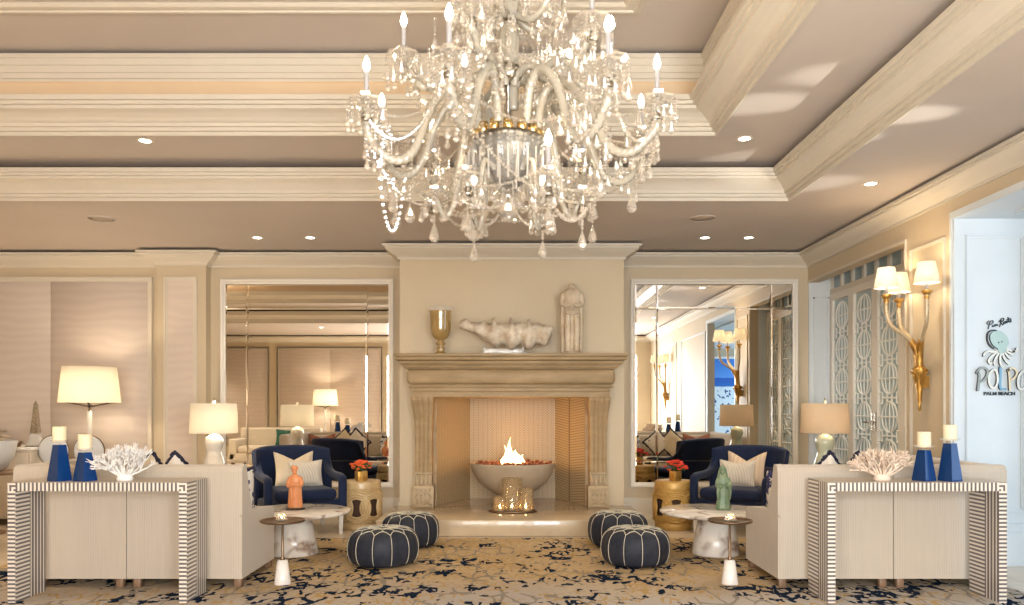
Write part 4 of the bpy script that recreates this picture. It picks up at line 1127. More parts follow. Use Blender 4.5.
def tripod_lamp(x,y,z,lab,power):
    o=thing('table_lamp',lab,'lamp',(x,y,z),0,'acrylic stem lamps with broad cream shades')
    MB().lathe([(0,0),(.11,0),(.11,.02),(.03,.03),(0,.03)],n=32).build('base',M['brass'],o)
    MB().tube([(0,0,.03),(0,0,.60-.0)],.026,14).build('stem',M['acrylic'],o)
    b=MB(); b.tube([(0,0,.56),(0,0,.665)],.014,10)
    for k in range(3):
        a=2*PI*k/3-.1+PI; b.tube([(0,0,.655),(.30*cos(a),.30*sin(a),.70)],lambda t:.015-.008*t,8)
    b.build('tripod_arms',M['darkbronze'],o)
    MB().lathe([(.312,.69),(.272,1.085),(.269,1.085),(.309,.691)],n=56,cap=False).build('shade',M['shade'],o)
    MB().ball((0,0,.86),.035,2).build('bulb',M['bulb'],o)
    lamp('lamp_light','POINT',(.05,-.05,.90),power,(1,.80,.55),.06,o)
tb=thing('side_table','cream square side table against the panelled wall under the big shaded lamp','side table',(-4.62,8.62,0))
b=MB(); b.rbox(-.36,.36,-.36,.30,.575,.615,.006,2); b.build('table_top',M['white'],tb)
for lx,ly in((-.33,-.33),(.33,-.33),(-.33,.27),(.33,.27)): MB().box(lx-.02,lx+.02,ly-.02,ly+.02,0,.575).build('leg',M['white'],tb)
tripod_lamp(-4.645,8.62,.615,'lamp with broad cream shade and dark tripod arms against the left panelled wall',13)
tb=thing('side_table','small square side table by the rear wall, seen only in the left mirror','side table',(-4.55,-.85,0))
b=MB(); b.rbox(-.3,.3,-.3,.3,.575,.615,.006,2); b.build('table_top',M['white'],tb)
for lx,ly in((-.27,-.27),(.27,-.27),(-.27,.27),(.27,.27)): MB().box(lx-.02,lx+.02,ly-.02,ly+.02,0,.575).build('leg',M['white'],tb)
tripod_lamp(-4.55,-.85,.615,'broad shaded lamp by the rear wall, seen only as a reflection in the left mirror',20)
pn=thing('pendant_lamp','drum pendant lamp hanging over the left part of the room, outside the picture','lamp',(-6.4,4.2,Z3))  # unseen fixture, added to brighten the left coffers in the mirror
MB().lathe([(0,0),(.08,0),(.08,-.03),(0,-.04)],n=24).build('canopy',M['brass'],pn)
MB().tube([(0,0,-.03),(0,0,-.95)],.006,6).build('rod',M['brass'],pn)
MB().lathe([(.40,-1.1),(.36,-.8),(.357,-.8),(.397,-1.1)],n=40,cap=False).build('shade',M['shade'],pn)
MB().ball((0,0,-.98),.04,2).build('bulb',M['bulb'],pn)
lamp('lamp_light','POINT',(.08,0,-.93),130,(1,.84,.62),.06,pn)
# disc vases
for k,(x,y) in enumerate(((-4.89,8.36),(-4.50,8.34))):
    o=thing('disc_vase',('round pale glass disc vase with a dark rim, nearer the obelisk' if k==0 else 'round pale glass disc vase just left of the lamp stem, behind the candlesticks'),'vase',(x,y,.615),0,'pale glass disc vases by the lamp')
    r=.165
    b=MB(); b.lathe([(0,-.03),(r*.8,-.028),(r*.97,-.012),(r*.97,.012),(r*.8,.028),(0,.03)],n=40); b.xf(TR(0,0,r+.008)@Matrix.Rotation(PI/2,4,'X')); b.build('disc',M['greywhite'],o)
    b=MB(); b.tube([(r*cos(a),0,r+.008+r*sin(a)) for a in [2*PI*j/40 for j in range(40)]],.007,6,closed=True); b.build('rim',M['bronze'],o)
    MB().lathe([(0,0),(.05,0),(.05,.01),(0,.012)],n=20,sy=.6).build('foot',M['bronze'],o)
# cabinet with obelisk, small bird
cb=thing('sideboard','cream sideboard at the far left against the panelled wall','cabinet',(-5.66,8.55,0))
MB().rbox(-.60,.60,-.33,.33,.08,.80,.006,2).build('body',M['cushion'],cb)
MB().rbox(-.62,.62,-.35,.35,.80,.83,.005,2).build('top',M['white'],cb)
for s in (-1,1):
    d=MB().rbox(s*.30-.285,s*.30+.285,-.35,-.33,.11,.77,.004,1).build('door',M['cushion'],cb)
    MB().ball((s*.05,-.362,.45),.014,2).build('knob',M['brass'],d)
    MB().box(s*.52-.03,s*.52+.03,-.28,.28,0,.08).build('leg',M['woodleg'],cb)
ob=thing('glass_obelisk','mirrored glass obelisk with pyramid top on the sideboard at the far left','obelisk',(-5.12,8.42,.83))
b=MB(); b.loft([[(x*.085,y*.05,0) for x,y in((-1,-1),(1,-1),(1,1),(-1,1))],[(x*.085,y*.05,.012) for x,y in((-1,-1),(1,-1),(1,1),(-1,1))]],0,False); b.build('base',M['blackbase'],ob)
b=MB(); b.loft([[(x*.075,y*.045,.012) for x,y in((-1,-1),(1,-1),(1,1),(-1,1))],[(x*.035,y*.03,.13) for x,y in((-1,-1),(1,-1),(1,1),(-1,1))]],0,False); b.box(-.055,.055,-.035,.035,.13,.142); b.build('plinth',M['acrylic'],ob)
b=MB(); b.loft([[(x*.042,y*.035,.142) for x,y in((-1,-1),(1,-1),(1,1),(-1,1))],[(x*.016,y*.014,.46) for x,y in((-1,-1),(1,-1),(1,1),(-1,1))],[(0.001*x,.001*y,.50) for x,y in((-1,-1),(1,-1),(1,1),(-1,1))]],0,False); b.build('shaft',M['silver'],ob)
bd=MB(); bd.ball((0,0,.035),.03,2,sc=(1.5,.8,.9)); bd.ball((.04,0,.062),.017,2); bd.tube([(-.03,0,.035),(-.085,0,.02)],lambda t:.014-.01*t,6); bd.tube([(.055,0,.062),(.072,0,.058)],lambda t:.005-.004*t,5)
tag(bd.build('bird_figurine',M['bronze'],loc=(-5.20,8.22,.824),rz=.2),'small dark bird figurine on the edge of the sideboard at the far left','figurine')
# driftwood bowl on a round table
sidetable(-5.22,7.72,.62,.33,'round table holding the driftwood bowl at the far left','woodleg')
bw=thing('driftwood_bowl','pale grey bowl heaped with driftwood at the far left edge','bowl',(-5.22,7.72,.62))
MB().lathe([(0,0),(.16,0),(.20,.02),(.27,.15),(.30,.30),(.29,.305),(.255,.15),(.15,.03),(0,.03)],n=44).build('bowl',M['greywhite'],bw)
b=MB(); random.seed(6)
for k in range(22):
    a=random.uniform(0,2*PI); L=random.uniform(.10,.26); c=Vector((random.uniform(-.13,.13),random.uniform(-.13,.13),.30+random.uniform(-.02,.10))); d=Vector((cos(a),sin(a),random.uniform(-.2,.35))).normalized()*L
    b.tube(smoothpath([c-d*.6,c+Vector((0,0,random.uniform(-.015,.02))),c+d*.6],3),lambda t:.018*(.4+sin(PI*max(.05,min(.95,t)))*.7),6)
o=b.build('driftwood',M['terra'],bw); o['kind']='stuff'
# cream barrel chair at the far left
bc=thing('barrel_chair','cream barrel chair with curved wooden legs at the far left edge','armchair',(-4.93,6.72,0),-.6)
b=MB(); rings=[]
for i in range(25):
    a=-PI*.12+ (PI*1.24)*i/24; c,s=cos(a),sin(a); r=.42
    rings.append([(r*c,r*s,.13),(r*c,r*s,.72),( (r-.02)*c,(r-.02)*s,.745),((r-.08)*c,(r-.08)*s,.745),((r-.10)*c,(r-.10)*s,.72),((r-.10)*c,(r-.10)*s,.13)])
b.loft(rings); b.build('backrest',M['creampil'],bc,auto=.9)
MB().lathe([(0,.13),(.31,.13),(.315,.15),(.315,.40),(.30,.43),(0,.44)],n=36).build('seat',M['creampil'],bc)
for k in range(4):
    a=PI/4+k*PI/2; MB().tube(smoothpath([(.27*cos(a),.27*sin(a),.14),(.33*cos(a),.33*sin(a),.08),(.38*cos(a),.38*sin(a),.012)],4),lambda t:.024-.012*t,8).build('leg',M['woodleg'],bc)

# reflected sofa at the rear left with a green pillow
rs=thing('sofa','cream sofa at the rear left, seen only as a reflection in the left mirror','sofa',(-5.0,1.7,0),PI)
b=MB(); b.rbox(-.9,.9,.25,.45,.1,.82,.05,3); b.build('backrest',M['cushion'],rs)
b=MB(); b.rbox(-.9,.9,-.45,.25,.1,.30,.02,2); b.build('seat_base',M['cushion'],rs)
for s in (-1,1): MB().rbox(s*.81-.09,s*.81+.09,-.45,.25,.1,.6,.04,3).build('armrest',M['cushion'],rs)
for s in (-1,1): MB().rbox(min(s*.0,s*.715),max(s*.0,s*.715),-.45,.24,.30,.45,.05,3).build('seat_cushion',M['cushion'],rs)
for lx in (-.8,.8):
    for ly in (-.38,.38): MB().box(lx-.03,lx+.03,ly-.03,ly+.03,0,.1).build('leg',M['woodleg'],rs)
pillow('dark green velvet pillow on the rear sofa, seen reflected in the left mirror',(-4.75,1.72,.45),PI,-.2,.5,.36,.14,'green',.05,None)

# ------------------------------------------------------------------ sconces on the right wall
def sconce(y,lab,lights=True):
    o=thing('wall_sconce',lab,'wall lamp',(XR,y,1.22),0,'gilt three arm wall sconces')
    b=MB(); b.lathe([(.004,.0),(.012,.02),(.010,.05),(.018,.10),(.024,.17),(.034,.25),(.04,.30),(.055,.315),(.052,.33),(.066,.345),(.05,.36),(.036,.38)],(-.07,0,0),20,fn=lambda a,z:1+.06*cos(7*a))
    for k in range(7):
        a=2*PI*k/7; b.tube([(-.07+.022*cos(a),.022*sin(a),.22),(-.07+.05*cos(a),.05*sin(a),.315),(-.07+.07*cos(a),.07*sin(a),.335)],lambda t:.010-.004*t,6)
    b.box(-.05,0,-.02,.02,.20,.30)
    b.build('stem',M['gold'],o)
    arms=[(-.35,.0,1.02),(-.12,.25,1.04),(-.15,-.26,1.03)]
    for (dx,dy,zt) in arms:
        # acanthus root then ribbed arm
        pts=smoothpath([(-.07,0,.33),(-.075+dx*.05,dy*.10,.50),(-.08+(dx+.08)*.35,dy*.42,.62),(-.08+(dx+.08)*.85,dy*.88,.72),(dx,dy,.84),(dx,dy,.94)],8)
        a=MB(); k0=14
        a.tube(pts[:k0],lambda t:.026-.006*t,10,ribs=5,twist=0,amp=.2)
        a.tube(pts[k0-1:],.017,10,ribs=1,twist=180,amp=.28)
        a.mi=[0]*len(a.f)
        ao=a.build('arm',[M['pearl']],o)
        c=MB(); c.lathe([(.015,.90),(.022,.92),(.018,.94),(.034,.955),(.045,.975),(.03,.98),(.012,.985)],(dx,dy,0),14); c.build('candle_cup',M['gold'],ao); c=MB(); c.tube(pts[:k0+1],lambda t:.029-.008*t,10,ribs=5,twist=0,amp=.25); c.build('acanthus_root',M['gold'],ao)
        MB().lathe([(.013,.98),(.013,1.05),(0,1.052)],(dx,dy,0),12).build('candle_sleeve',M['candle'],ao)
        MB().lathe([(.098,1.035),(.066,1.205),(.063,1.205),(.095,1.036)],(dx,dy,0),32,cap=False).build('shade',M['shade'],ao)
        MB().lathe([(0,1.055),(.012,1.065),(.016,1.09),(.008,1.12),(0,1.13)],(dx,dy,0),12).build('bulb',M['bulb'],ao)
        if lights: lamp('sconce_light','POINT',(dx,dy,1.16),3.2,(1,.74,.45),.03,o)
sconce(6.56,'gilt three arm wall sconce with cream shades on the pier right of the lattice doors')
sconce(1.05,'gilt wall sconce nearer the camera on the right wall, seen only in the right mirror')

# ------------------------------------------------------------------ restaurant sign
SG=thing('wall_sign','restaurant wall sign with pale octopus and raised letters reading POLPO','sign',(0,6.19,0))
K=6.19/780
def S(zx,zy): return ((964+zx/6.43-510)*K,1.247+(408-310-zy/6.43)*K)
def stroke(pts,w,face,d0=.006,d1=.022,n=4,name='letter',closed=False,side='ink'):
    P=[Vector((*S(*p),0)) for p in pts]; P=smoothpath(P,n) if n>1 else P
    b=MB(); L=len(P); lf=[];rt=[]
    for i in range(L):
        a=P[max(0,i-1)];c=P[min(L-1,i+1)]; d=(c-a).normalized(); q=Vector((-d.y,d.x,0))
        ww=w*(K/6.43)/2; lf.append(P[i]+q*ww); rt.append(P[i]-q*ww)
    for i in range(L-1):
        quad=[lf[i],lf[i+1],rt[i+1],rt[i]]
        F=[(v.x,-d1,v.y) for v in quad]; Bk=[(v.x,-d0,v.y) for v in quad]
        b.add(F,[(0,1,2,3)],0)
        b.add(F+Bk,[(0,4,5,1),(2,6,7,3)],1)
        if i==0: b.add(F+Bk,[(0,3,7,4)],1)
        if i==L-2: b.add(F+Bk,[(1,5,6,2)],1)
    for (i) in (0,L-1): b.box(P[i].x-.003,P[i].x+.003,-d0,0,P[i].y-.003,P[i].y+.003,1)
    return b
def put(bl,name,face):
    b=MB()
    for q in bl: b.add(q.v,[],0); 
    b=MB()
    for q in bl:
        o=len(b.v); b.v+=q.v; b.f+=[tuple(i+o for i in f) for f in q.f]; b.mi+=q.mi; b.sm+=q.sm
    return b.build(name,[M[face],M['ink']],SG)
put([stroke([(80,520),(86,470),(90,420),(78,400)],16,'letterg'),stroke([(72,408),(92,380),(122,372),(142,392),(136,430),(112,456),(92,462)],15,'letterg')],'letter_p','letterg')
put([stroke([(178,385),(156,410),(150,455),(164,495),(188,500),(204,470),(206,425),(196,392),(178,385)],14,'letterw')],'letter_o','letterw')
put([stroke([(224,368),(224,420),(222,480),(228,506),(262,510)],15,'letterb')],'letter_l','letterb')
put([stroke([(276,380),(282,430),(284,480),(286,518)],14,'lettery'),stroke([(270,395),(296,372),(324,388),(326,420),(306,444),(286,450)],13,'lettery')],'letter_p','lettery')
put([stroke([(376,390),(350,412),(336,455),(342,500),(366,508),(392,480),(400,430),(392,396),(376,390)],14,'letterw')],'letter_o','letterw')
# octopus: head blob and tentacles
head=[(176,142),(160,160),(158,190),(172,222),(192,240),(206,250),(212,272),(240,278),(262,262),(264,240),(278,214),(268,180),(248,154),(214,134)]
H=[Vector((*S(*p),0)) for p in head]; H=smoothpath(H+[H[0]],4)[:-1]
b=MB(); n=len(H)
vs=[(p.x,-.022,p.y) for p in H]+[(p.x,-.006,p.y) for p in H]
b.add(vs,[tuple(range(n)),tuple(reversed(range(n,2*n)))],0); b.add(vs,[(k,n+k,n+(k+1)%n,(k+1)%n) for k in range(n)],1)
sx,sz=S(218,215); b.box(sx-.01,sx+.01,-.006,0,sz-.01,sz+.01,1)
oc=b.build('octopus_head',[M['lettert'],M['ink']],SG)
b=MB()
for p in ((211,211),(232,205)):
    x,z=S(*p); b.ball((x,-.023,z),.006,1,sc=(1,.4,1.2))
b.build('octopus_eyes',M['ink'],oc)
for pts in ([(206,262),(176,272),(146,266),(122,282),(118,298)],[(208,270),(184,286),(160,306),(148,330),(160,345),(172,336)],[(216,276),(198,304),(186,330),(188,352),(200,352)],[(230,278),(222,310),(224,342),(236,368),(246,358)],[(240,276),(246,306),(262,332),(280,348)],[(250,270),(268,296),(286,312),(302,308)],[(258,260),(284,280),(304,284),(312,270),(300,262)],[(262,250),(290,262),(316,268),(332,258),(326,246)]):
    b=stroke(pts,13,'lettert'); b.build('tentacle',[M['letterw'],M['ink']],SG)
# dark shape of the head's standing-off backing
put([stroke([(206,134),(172,132),(148,150),(144,190),(158,226),(188,250)],9,'ink',.004,.014)],'backing','ink')
# cursive line above
for pts in ([(152,122),(156,100),(164,78),(176,68),(184,76),(172,92),(158,96)],[(148,92),(144,82),(158,70)],[(184,98),(178,108),(190,106),(194,94),(196,104),(202,92),(206,102),(210,94),(214,100)],
            [(226,108),(230,88),(236,66)],[(222,76),(240,54),(252,58),(244,74),(230,80),(248,98)],[(252,90),(250,80),(260,76),(260,88),(252,90)],[(264,86),(266,74),(274,72),(272,84),(266,84)],[(280,48),(282,66),(284,78),(290,76)],[(274,62),(296,54)],[(300,60),(292,66),(300,72),(292,80)]):
    stroke(pts,4.5,'ink',.003,.012,4).build('script_lettering',[M['ink'],M['ink']],SG)
def text(s,x,z,size,parent,y=-.008,sx=1):
    c=bpy.data.curves.new('t','FONT'); c.body=s; c.size=size; c.extrude=.004; c.align_x='CENTER'; c.offset=size*.028
    o=bpy.data.objects.new('t',c); COL.objects.link(o); dg=bpy.context.evaluated_depsgraph_get(); me=bpy.data.meshes.new_from_object(o.evaluated_get(dg)); bpy.data.objects.remove(o)
    me.transform(TR(x,y,z)@Matrix.Rotation(PI/2,4,'X')@Matrix.Diagonal((sx,1,1,1))); me.materials.clear(); me.materials.append(M['ink'])
    q=bpy.data.objects.new('lettering',me); COL.objects.link(q); q.parent=parent; return q
x,z=S(224,548); text('PALM BEACH',x,z,.038,SG,-.006,1.12)

# framed beach photograph at the end of the gallery (seen in the right mirror)
bp=thing('beach_picture','framed beach photograph with blue sea, seen only as a reflection in the right mirror','picture',(5.35,YR,.55))
MB().box(-.62,.62,.01,.02,.05,1.95).build('picture',M['beach'],bp)
b=MB(); 
for q in ((-.67,-.61,0,2.0),(.61,.67,0,2.0)): b.box(q[0],q[1],0,.035,q[2],q[3])
b.box(-.67,.67,0,.035,0,.06); b.box(-.67,.67,0,.035,1.94,2.0); b.build('frame',M['white'],bp)
# scale picture gradient: material expects height 0..1 over the canvas
for o in bpy.data.objects:
    if o.name.startswith('picture') and o.parent==bp:
        me=o.data
        for v in me.vertices: v.co.z=(v.co.z-.05)/1.9
        o.scale.z=1.9; o.location.z=.05

# ------------------------------------------------------------------ chandelier
CX,CY=-.01,4.22
CH=thing('crystal_chandelier','large many armed crystal chandelier with candle lights hanging from the coffered ceiling','chandelier',(CX,CY,0))
# stem
b=MB()
b.lathe([(.0,3.965),(.14,3.965),(.14,3.95),(.09,3.93),(.05,3.90),(.018,3.88)],n=24)
b.tube([(0,0,2.55),(0,0,3.9)],.013,8); b.build('stem',M['silver'],CH)
b=MB()
for seg in ([(.05,3.44),(.075,3.47),(.09,3.55),(.06,3.64),(.03,3.68),(.05,3.72),(.07,3.78),(.03,3.85)],[(.03,3.10),(.05,3.13),(.055,3.25),(.035,3.34),(.06,3.38),(.07,3.42)],):
    b.lathe(seg,n=16,smooth=False,fn=lambda a,z:1+.07*cos(8*a))
b.tube([(0.03*cos(a)*1,.03*sin(a),z) for a,z in [(k*.0,2.86+.02*k) for k in range(14)]],.02,8,ribs=6,amp=.3)
b.build('crystal_baluster',M['crystalarm'],CH)
b=MB(); b.lathe([(.02,2.995),(.045,3.0),(.075,3.02),(.082,3.05),(.075,3.075),(.05,3.085),(.06,3.095),(.03,3.11)],n=28); b.build('silver_collar',M['silver'],CH)
b=MB(); b.lathe([(.02,3.30),(.045,3.31),(.05,3.33),(.03,3.35)],n=20); b.build('silver_collar',M['silver'],CH)
# receiver plate with brass sockets
b=MB(); b.lathe([(.0,2.42),(.05,2.43),(.09,2.49),(.13,2.56),(.165,2.62),(.180,2.655),(.192,2.665),(.196,2.68),(.196,2.695),(.185,2.70),(.03,2.70)],n=48,fn=lambda a,z:1+(.012*cos(24*a) if z<2.66 else 0)); b.build('receiver_plate',M['darksilver'],CH)
for k in range(14):
    a=2*PI*(k+.5)/14; c=MB(); c.lathe([(.023,2.698),(.026,2.70),(.026,2.735),(.024,2.738),(.024,2.755),(.016,2.757)],(.165*cos(a),.165*sin(a),0),14); c.build('socket',M['brass'],CH)
# cut glass bowl under the plate
b=MB(); b.lathe([(.205,2.66),(.215,2.62),(.20,2.56),(.17,2.50),(.12,2.45),(.05,2.425),(0,2.42)],n=48,smooth=False,fn=lambda a,z:1+.025*cos(24*a)); b.build('cut_glass_bowl',M['clear'],CH)
b=MB(); b.tube([(0,0,2.45),(0,0,2.38)],.008,8); b.lathe([(0,2.405),(.04,2.41),(.05,2.417),(.02,2.425)],n=20); b.build('lower_spindle',M['silver'],CH)
b=MB(); b.lathe([(.0,2.255),(.018,2.262),(.025,2.275),(.055,2.30),(.068,2.335),(.06,2.37),(.035,2.395),(.05,2.41),(.085,2.425),(.05,2.43),(.0,2.435)],n=10,smooth=False); b.build('finial',M['crystal'],CH)
drop_me=None
def dropmesh(h,r):
    b=MB(); b.lathe([(0,0),(r*.6,-.0+h*.06),(r,h*.22),(r*.95,h*.36),(r*.5,h*.7),(r*.12,h*.97),(0,h)],(0,0,-h),7,smooth=False); return b
dm=dropmesh(.075,.019).mesh('crystal_drop'); dm.materials.append(M['crystal'])
bigm=dropmesh(.115,.030).mesh('crystal_pendant'); bigm.materials.append(M['crystal'])
NDROP=[0]; stuffd=MB()
def addrop(p,big=False,force=False):
    if NDROP[0]<100 and (big or force or random.random()<.30):
        o=bpy.data.objects.new('crystal_drop',bigm if big else dm); COL.objects.link(o); o.parent=CH; o.location=p; o.rotation_euler.z=random.uniform(0,6); NDROP[0]+=1
    else:
        q=dropmesh(.07,.017) if not big else dropmesh(.11,.028)
        stuffd.add([(v[0]+p[0],v[1]+p[1],v[2]+p[2]) for v in q.v],q.f,0)
beads=MB()
def bead(p,r=.010): 
    v,f=ICO[0]; beads.add([(p[0]+a*r,p[1]+b_*r,p[2]+c*r) for a,b_,c in v],f,0,False)
def chain(p,q,sag,r=.010,step=.021):
    P=Vector(p);Q=Vector(q); L=(Q-P).length+sag*1.4; n=max(3,int(L/step))
    for i in range(n+1):
        t=i/n; c=P.lerp(Q,t); c.z-=sag*4*t*(1-t); bead(c,r)
def hang(p,n,r=.009,d=True,big=False):
    z=p[2]
    for k in range(n): bead((p[0],p[1],z-.009-.02*k),r)
    if d: addrop((p[0],p[1],z-.02*n),big)
def bobeche(ao,x,y,z,R,seed,nh=12,name='bobeche'):
    random.seed(seed); b=MB()
    b.lathe([(.012,z-.035),(.022,z-.03),(.02,z-.015),(R*.55,z-.008),(R*.95,z+.006),(R,z+.016),(R*.93,z+.014),(R*.5,z+.002),(.0,z)],(x,y,0),16,smooth=False,fn=lambda a,zz:1+.05*cos(8*a))
    b.lathe([(.012,z),(.024,z+.02),(.040,z+.034),(.044,z+.050),(.036,z+.048),(.018,z+.03),(.0,z+.028)],(x,y,0),12,smooth=False,fn=lambda a,zz:1+.08*cos(6*a))
    b.build(name,M['crystal'],ao)
    for k in range(nh):
        a=2*PI*k/nh+seed; px,py=x+R*cos(a),y+R*sin(a); hang((px,py,z+.004),random.choice((2,3,3,4,5)))
def arm(ang,R,zb,zcup,zf,r0=.165,z0=2.74,rise=.24,lowest=None,rad=.0225,seed=0,R_b=.095,nh=13,lit=True,nm='arm'):
    a=math.radians(ang); d=Vector((cos(a),sin(a),0))
    lo=zb if lowest is None else lowest
    f=R-r0
    pts=[d*r0+Vector((0,0,z0)),d*(r0+.05*f)+Vector((0,0,z0+rise*.7)),d*(r0+.20*f)+Vector((0,0,z0+rise)),d*(r0+.41*f)+Vector((0,0,z0+rise*.45)),d*(r0+.6*f)+Vector((0,0,lo+.05)),d*(r0+.79*f)+Vector((0,0,lo)),d*(r0+.965*f)+Vector((0,0,lo+.09)),d*R+Vector((0,0,zcup-.09)),d*R+Vector((0,0,zcup-.03))]
    P=smoothpath(pts,26)
    b=MB(); b.tube(P,rad,12,ribs=3,twist=190,amp=.17); ao=b.build(nm,M['crystalarm'],CH)
    x,y=d.x*R,d.y*R
    b=MB(); b.lathe([(.018,zcup-.095),(.03,zcup-.09),(.03,zcup-.075),(.02,zcup-.06),(.022,zcup-.05)],(x,y,0),16); b.build('collar',M['silver'],ao)
    b=MB(); b.lathe([(.014,zcup-.055),(.026,zcup-.045),(.02,zcup-.03)],(x,y,0),10,smooth=False); b.build('glass_knop',M['crystal'],ao)
    bobeche(ao,x,y,zcup,R_b,seed,nh)
    if not lit: return (x,y,zcup)
    MB().lathe([(.012,zcup+.03),(.0125,zf-.025),(.011,zf-.02),(0,zf-.019)],(x,y,0),14).build('candle_sleeve',M['candle'],ao)
    MB().lathe([(.0,zf-.02),(.010,zf-.015),(.018,zf+.005),(.0175,zf+.02),(.010,zf+.045),(.0,zf+.062)],(x,y,0),12).build('bulb',M['bulb'],ao)
    return (x,y,zcup)
T1=[18,-19,-55,-109,198,162,126,90,54]
tips1=[]
for i,g in enumerate(T1): tips1.append(arm(g,.76 if g in(198,162) else .80,2.62,2.80,2.985,seed=i,lowest=2.56 if i%2 else 2.53))
T0=[-60,-120,0,180,60,120]
tips0=[]
for i,g in enumerate(T0): tips0.append(arm(g,.40,2.40,2.39,2.57,r0=.15,z0=2.50,rise=.02,lowest=2.285,rad=.013,seed=20+i,R_b=.07,nh=8,lit=(g in (-60,60,120)),nm='lower_arm'))
T2=[180,50,-43,-108,4,118]
tips2=[]
for i,g in enumerate(T2): tips2.append(arm(g,.565,3.12,3.14,3.33,r0=.04,z0=2.98,rise=.07,lowest=2.98 ,rad=.019,seed=40+i,nm='upper_arm'))
T3=[20,80,140,200,260,320]
for i,g in enumerate(T3):
    a=math.radians(g); d=Vector((cos(a),sin(a),0))
    P=smoothpath([d*.05+Vector((0,0,3.36)),d*.18+Vector((0,0,3.30)),d*.30+Vector((0,0,3.40)),d*.33+Vector((0,0,3.55)),d*.24+Vector((0,0,3.62)),d*.20+Vector((0,0,3.55))],6)
    b=MB(); b.tube(P,lambda t:.019-.006*t,10,ribs=4,twist=110,amp=.2); b.build('scroll_arm',M['crystalarm'],CH)
    random.seed(60+i)
    for k in range(7):
        p=P[8+k*3]; hang((p.x,p.y,p.z-.01),random.choice((1,2,3)))
    chain(P[-8],d*.08+Vector((0,0,3.8)),.05)
    for k in range(14):
        rr=random.uniform(.08,.36); hang((d.x*rr+random.uniform(-.09,.09),d.y*rr+random.uniform(-.09,.09),random.uniform(3.25,3.62)),random.choice((2,3,4,5,6)))
# plate skirt: beads and hanging rods
for k in range(28):
    a=2*PI*k/28; x,y=.205*cos(a),.205*sin(a)
    bead((x,y,2.665),.012); bead((x,y,2.64),.010)
rods=MB()
for k in range(28):
    a=2*PI*(k+.0)/28; x,y=.232*cos(a),.232*sin(a); rods.tube([(x,y,2.60),(x,y,2.43)],.0065,6,smooth=False)
    if k%2==0: rods.tube([(x*.82,y*.82,2.55),(x*.82,y*.82,2.38)],.006,6,smooth=False)
rods.build('hanging_rods',M['rodglass'],CH)
for k in range(18):
    a=2*PI*k/18; hang((.16*cos(a),.16*sin(a),2.42),1+k%3)
for k in range(10):
    a=2*PI*k/10; hang((.075*cos(a),.075*sin(a),2.42),1,.011)
# swags of beads
def tp(l,i): return l[i%len(l)]
order=sorted(range(len(T1)),key=lambda i:T1[i]%360)
for j in range(len(order)):
    p=tips1[order[j]]; q=tips1[order[(j+1)%len(order)]]
    chain((p[0],p[1],p[2]-.06),(q[0],q[1],q[2]-.06),.20,.011,.024)
for i,p in enumerate(tips1):
    d=Vector((p[0],p[1],0)).normalized()
    chain((p[0],p[1],p[2]-.02),tuple(d*.26)[:2]+(2.98,),.10)
    # long drops below each arm
    q=d*.72
    for w,(dz,n) in enumerate(((0,4),(.04,6),(-.04,3))):
        hang((q.x+dz,q.y-dz*.5,2.60),n)
    hang((p[0],p[1],p[2]-.10),3,.009,True,i in (0,))
    random.seed(100+i)
    for k in range(14):
        t=random.uniform(.5,1.0); aa=random.uniform(0,6.28); rr=random.uniform(.0,.07)
        hang((p[0]*t+rr*cos(aa),p[1]*t+rr*sin(aa),2.60+.12*t+random.uniform(-.05,.08)),random.choice((2,3,4,5)))
for i,p in enumerate(tips2):
    d=Vector((p[0],p[1],0)).normalized(); random.seed(200+i)
    chain((p[0],p[1],p[2]-.02),tuple(d*.08)[:2]+(3.42,),.08)
    for k in range(30):
        t=random.uniform(.25,1.05); aa=random.uniform(0,6.28); rr=random.uniform(.0,.08)
        hang((p[0]*t+rr*cos(aa),p[1]*t+rr*sin(aa),3.00+.10*t+random.uniform(-.02,.10)),random.choice((2,3,4,5,6)))
o2=sorted(range(len(T2)),key=lambda i:T2[i]%360)
for j in range(len(o2)):
    p=tips2[o2[j]]; q=tips2[o2[(j+1)%len(o2)]]; chain((p[0],p[1],p[2]-.04),(q[0],q[1],q[2]-.04),.16)
# large pendants at their places under the arms
random.seed(8)
for (px,py,rr,th) in ((222,105,0,0),):
    pass
for (x,y,z,n) in ((.66,-.05,2.42,1),(.215,-.30,2.32,4),(-.52,-.10,2.42,4),(-.60,-.15,2.44,3),(-.19,-.12,2.30,3),(.45,-.42,2.42,2),(-.62,.1,2.42,3),(.5,.42,2.40,3),(-.66,-.05,2.5,2)):
    for k in range(n): bead((x,y,z-.022*k),.012)
    addrop((x,y,z-.022*n),True)
# long swags at the bottom: left loop, right loop, and inner loops to the finial
chain((-.68,-.10,2.46),(-.52,-.28,2.40),.27,.014,.030)
chain((.23,-.30,2.26),(.50,-.20,2.50),.16,.014,.030)
for i,p in enumerate(tips0):
    chain((p[0],p[1],2.34),(p[0]*.2,p[1]*.2,2.33),.05,.011,.024)
    chain((p[0],p[1],2.36),tuple(Vector(tips1[i+1])*1.0)[:2]+(2.62,),.12,.010,.024)
    hang((p[0],p[1],2.33),4+i%3,.011,True,True)
o=beads.build('crystal_beads',M['crystal'],CH); o['kind']='stuff'
o=stuffd.build('small_crystals',M['crystal'],CH); o['kind']='stuff'

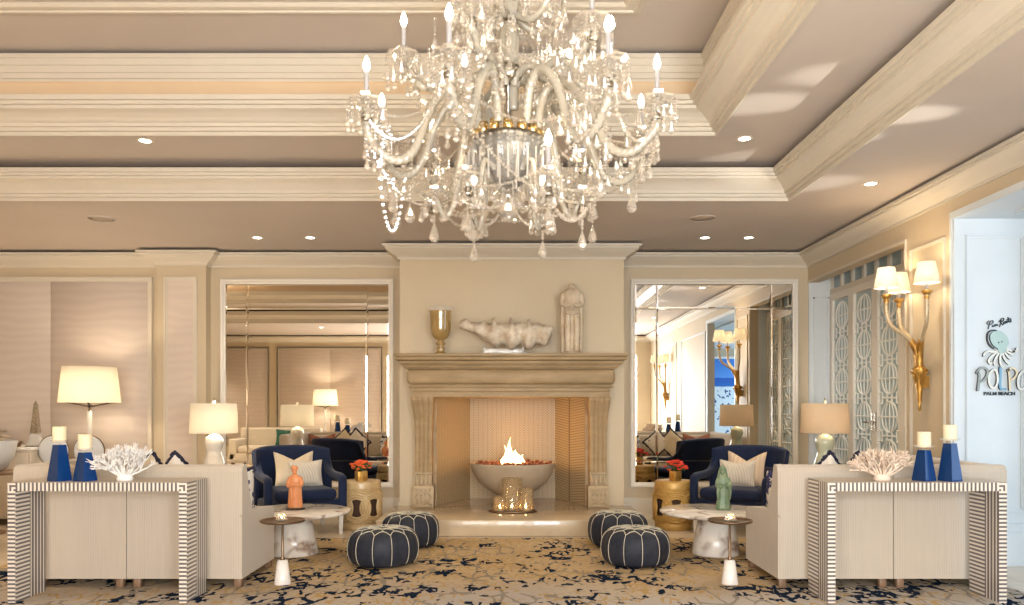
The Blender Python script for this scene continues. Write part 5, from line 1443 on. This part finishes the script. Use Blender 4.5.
# ------------------------------------------------------------------ lights
def area(name,loc,rot,sx,sy,power,col):
    l=bpy.data.lights.new(name,'AREA'); l.shape='RECTANGLE'; l.size=sx; l.size_y=sy; l.energy=power; l.color=col
    o=bpy.data.objects.new(name,l); COL.objects.link(o); o.location=loc; o.rotation_euler=rot; return o
DAY=(.58,.78,1.0); WARM=(1,.82,.6)
for i,w in enumerate(wx): area('daylight_rear',((w[0]+w[1])/2,YR+.02,1.55),(PI/2,0,0),1.2,2.0,(100,120,150)[i],((1,.91,.80),(1,.93,.85),(.80,.90,1.0))[i])  # fill light at the added rear windows, warm left to cool right
for i,(a,c) in enumerate(gw): area('daylight_gallery',(XG-.02,(a+c)/2,1.45),(0,PI/2,0),2.3,c-a-.1,21 if i==2 else 22,DAY)
# narrow spots low in the gallery, added to imitate sun streaks on the ceiling
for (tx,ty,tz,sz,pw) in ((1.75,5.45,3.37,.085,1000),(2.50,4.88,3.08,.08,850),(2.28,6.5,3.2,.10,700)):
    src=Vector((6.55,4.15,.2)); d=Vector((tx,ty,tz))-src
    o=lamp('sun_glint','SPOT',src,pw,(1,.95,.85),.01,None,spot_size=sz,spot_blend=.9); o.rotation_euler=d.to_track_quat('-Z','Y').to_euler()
w=bpy.data.worlds.new('world'); sc.world=w; w.use_nodes=True
w.node_tree.nodes['Background'].inputs[0].default_value=(.75,.85,1,1); w.node_tree.nodes['Background'].inputs[1].default_value=.6

# ------------------------------------------------------------------ camera
cam=bpy.data.cameras.new('camera'); co=bpy.data.objects.new('camera',cam); COL.objects.link(co)
co.location=(0,0,1.247); co.rotation_euler=(PI/2,0,0)
cam.sensor_width=36; cam.lens=36*780/1024; cam.shift_x=2/1024; cam.shift_y=105.5/1024; cam.clip_start=.05
sc.camera=co
sc.view_settings.view_transform='Standard'; sc.view_settings.look='None'; sc.view_settings.gamma=1; sc.view_settings.use_curve_mapping=False
sc.view_settings.exposure=0.48
cy=sc.cycles
try:
    cy.use_denoising=True; cy.denoiser='OPENIMAGEDENOISE'; cy.max_bounces=8; cy.diffuse_bounces=4; cy.glossy_bounces=4; cy.transparent_max_bounces=24; cy.transmission_bounces=4
    cy.caustics_reflective=False; cy.caustics_refractive=False; cy.sample_clamp_indirect=6; cy.use_light_tree=True
except Exception as e: print(e)
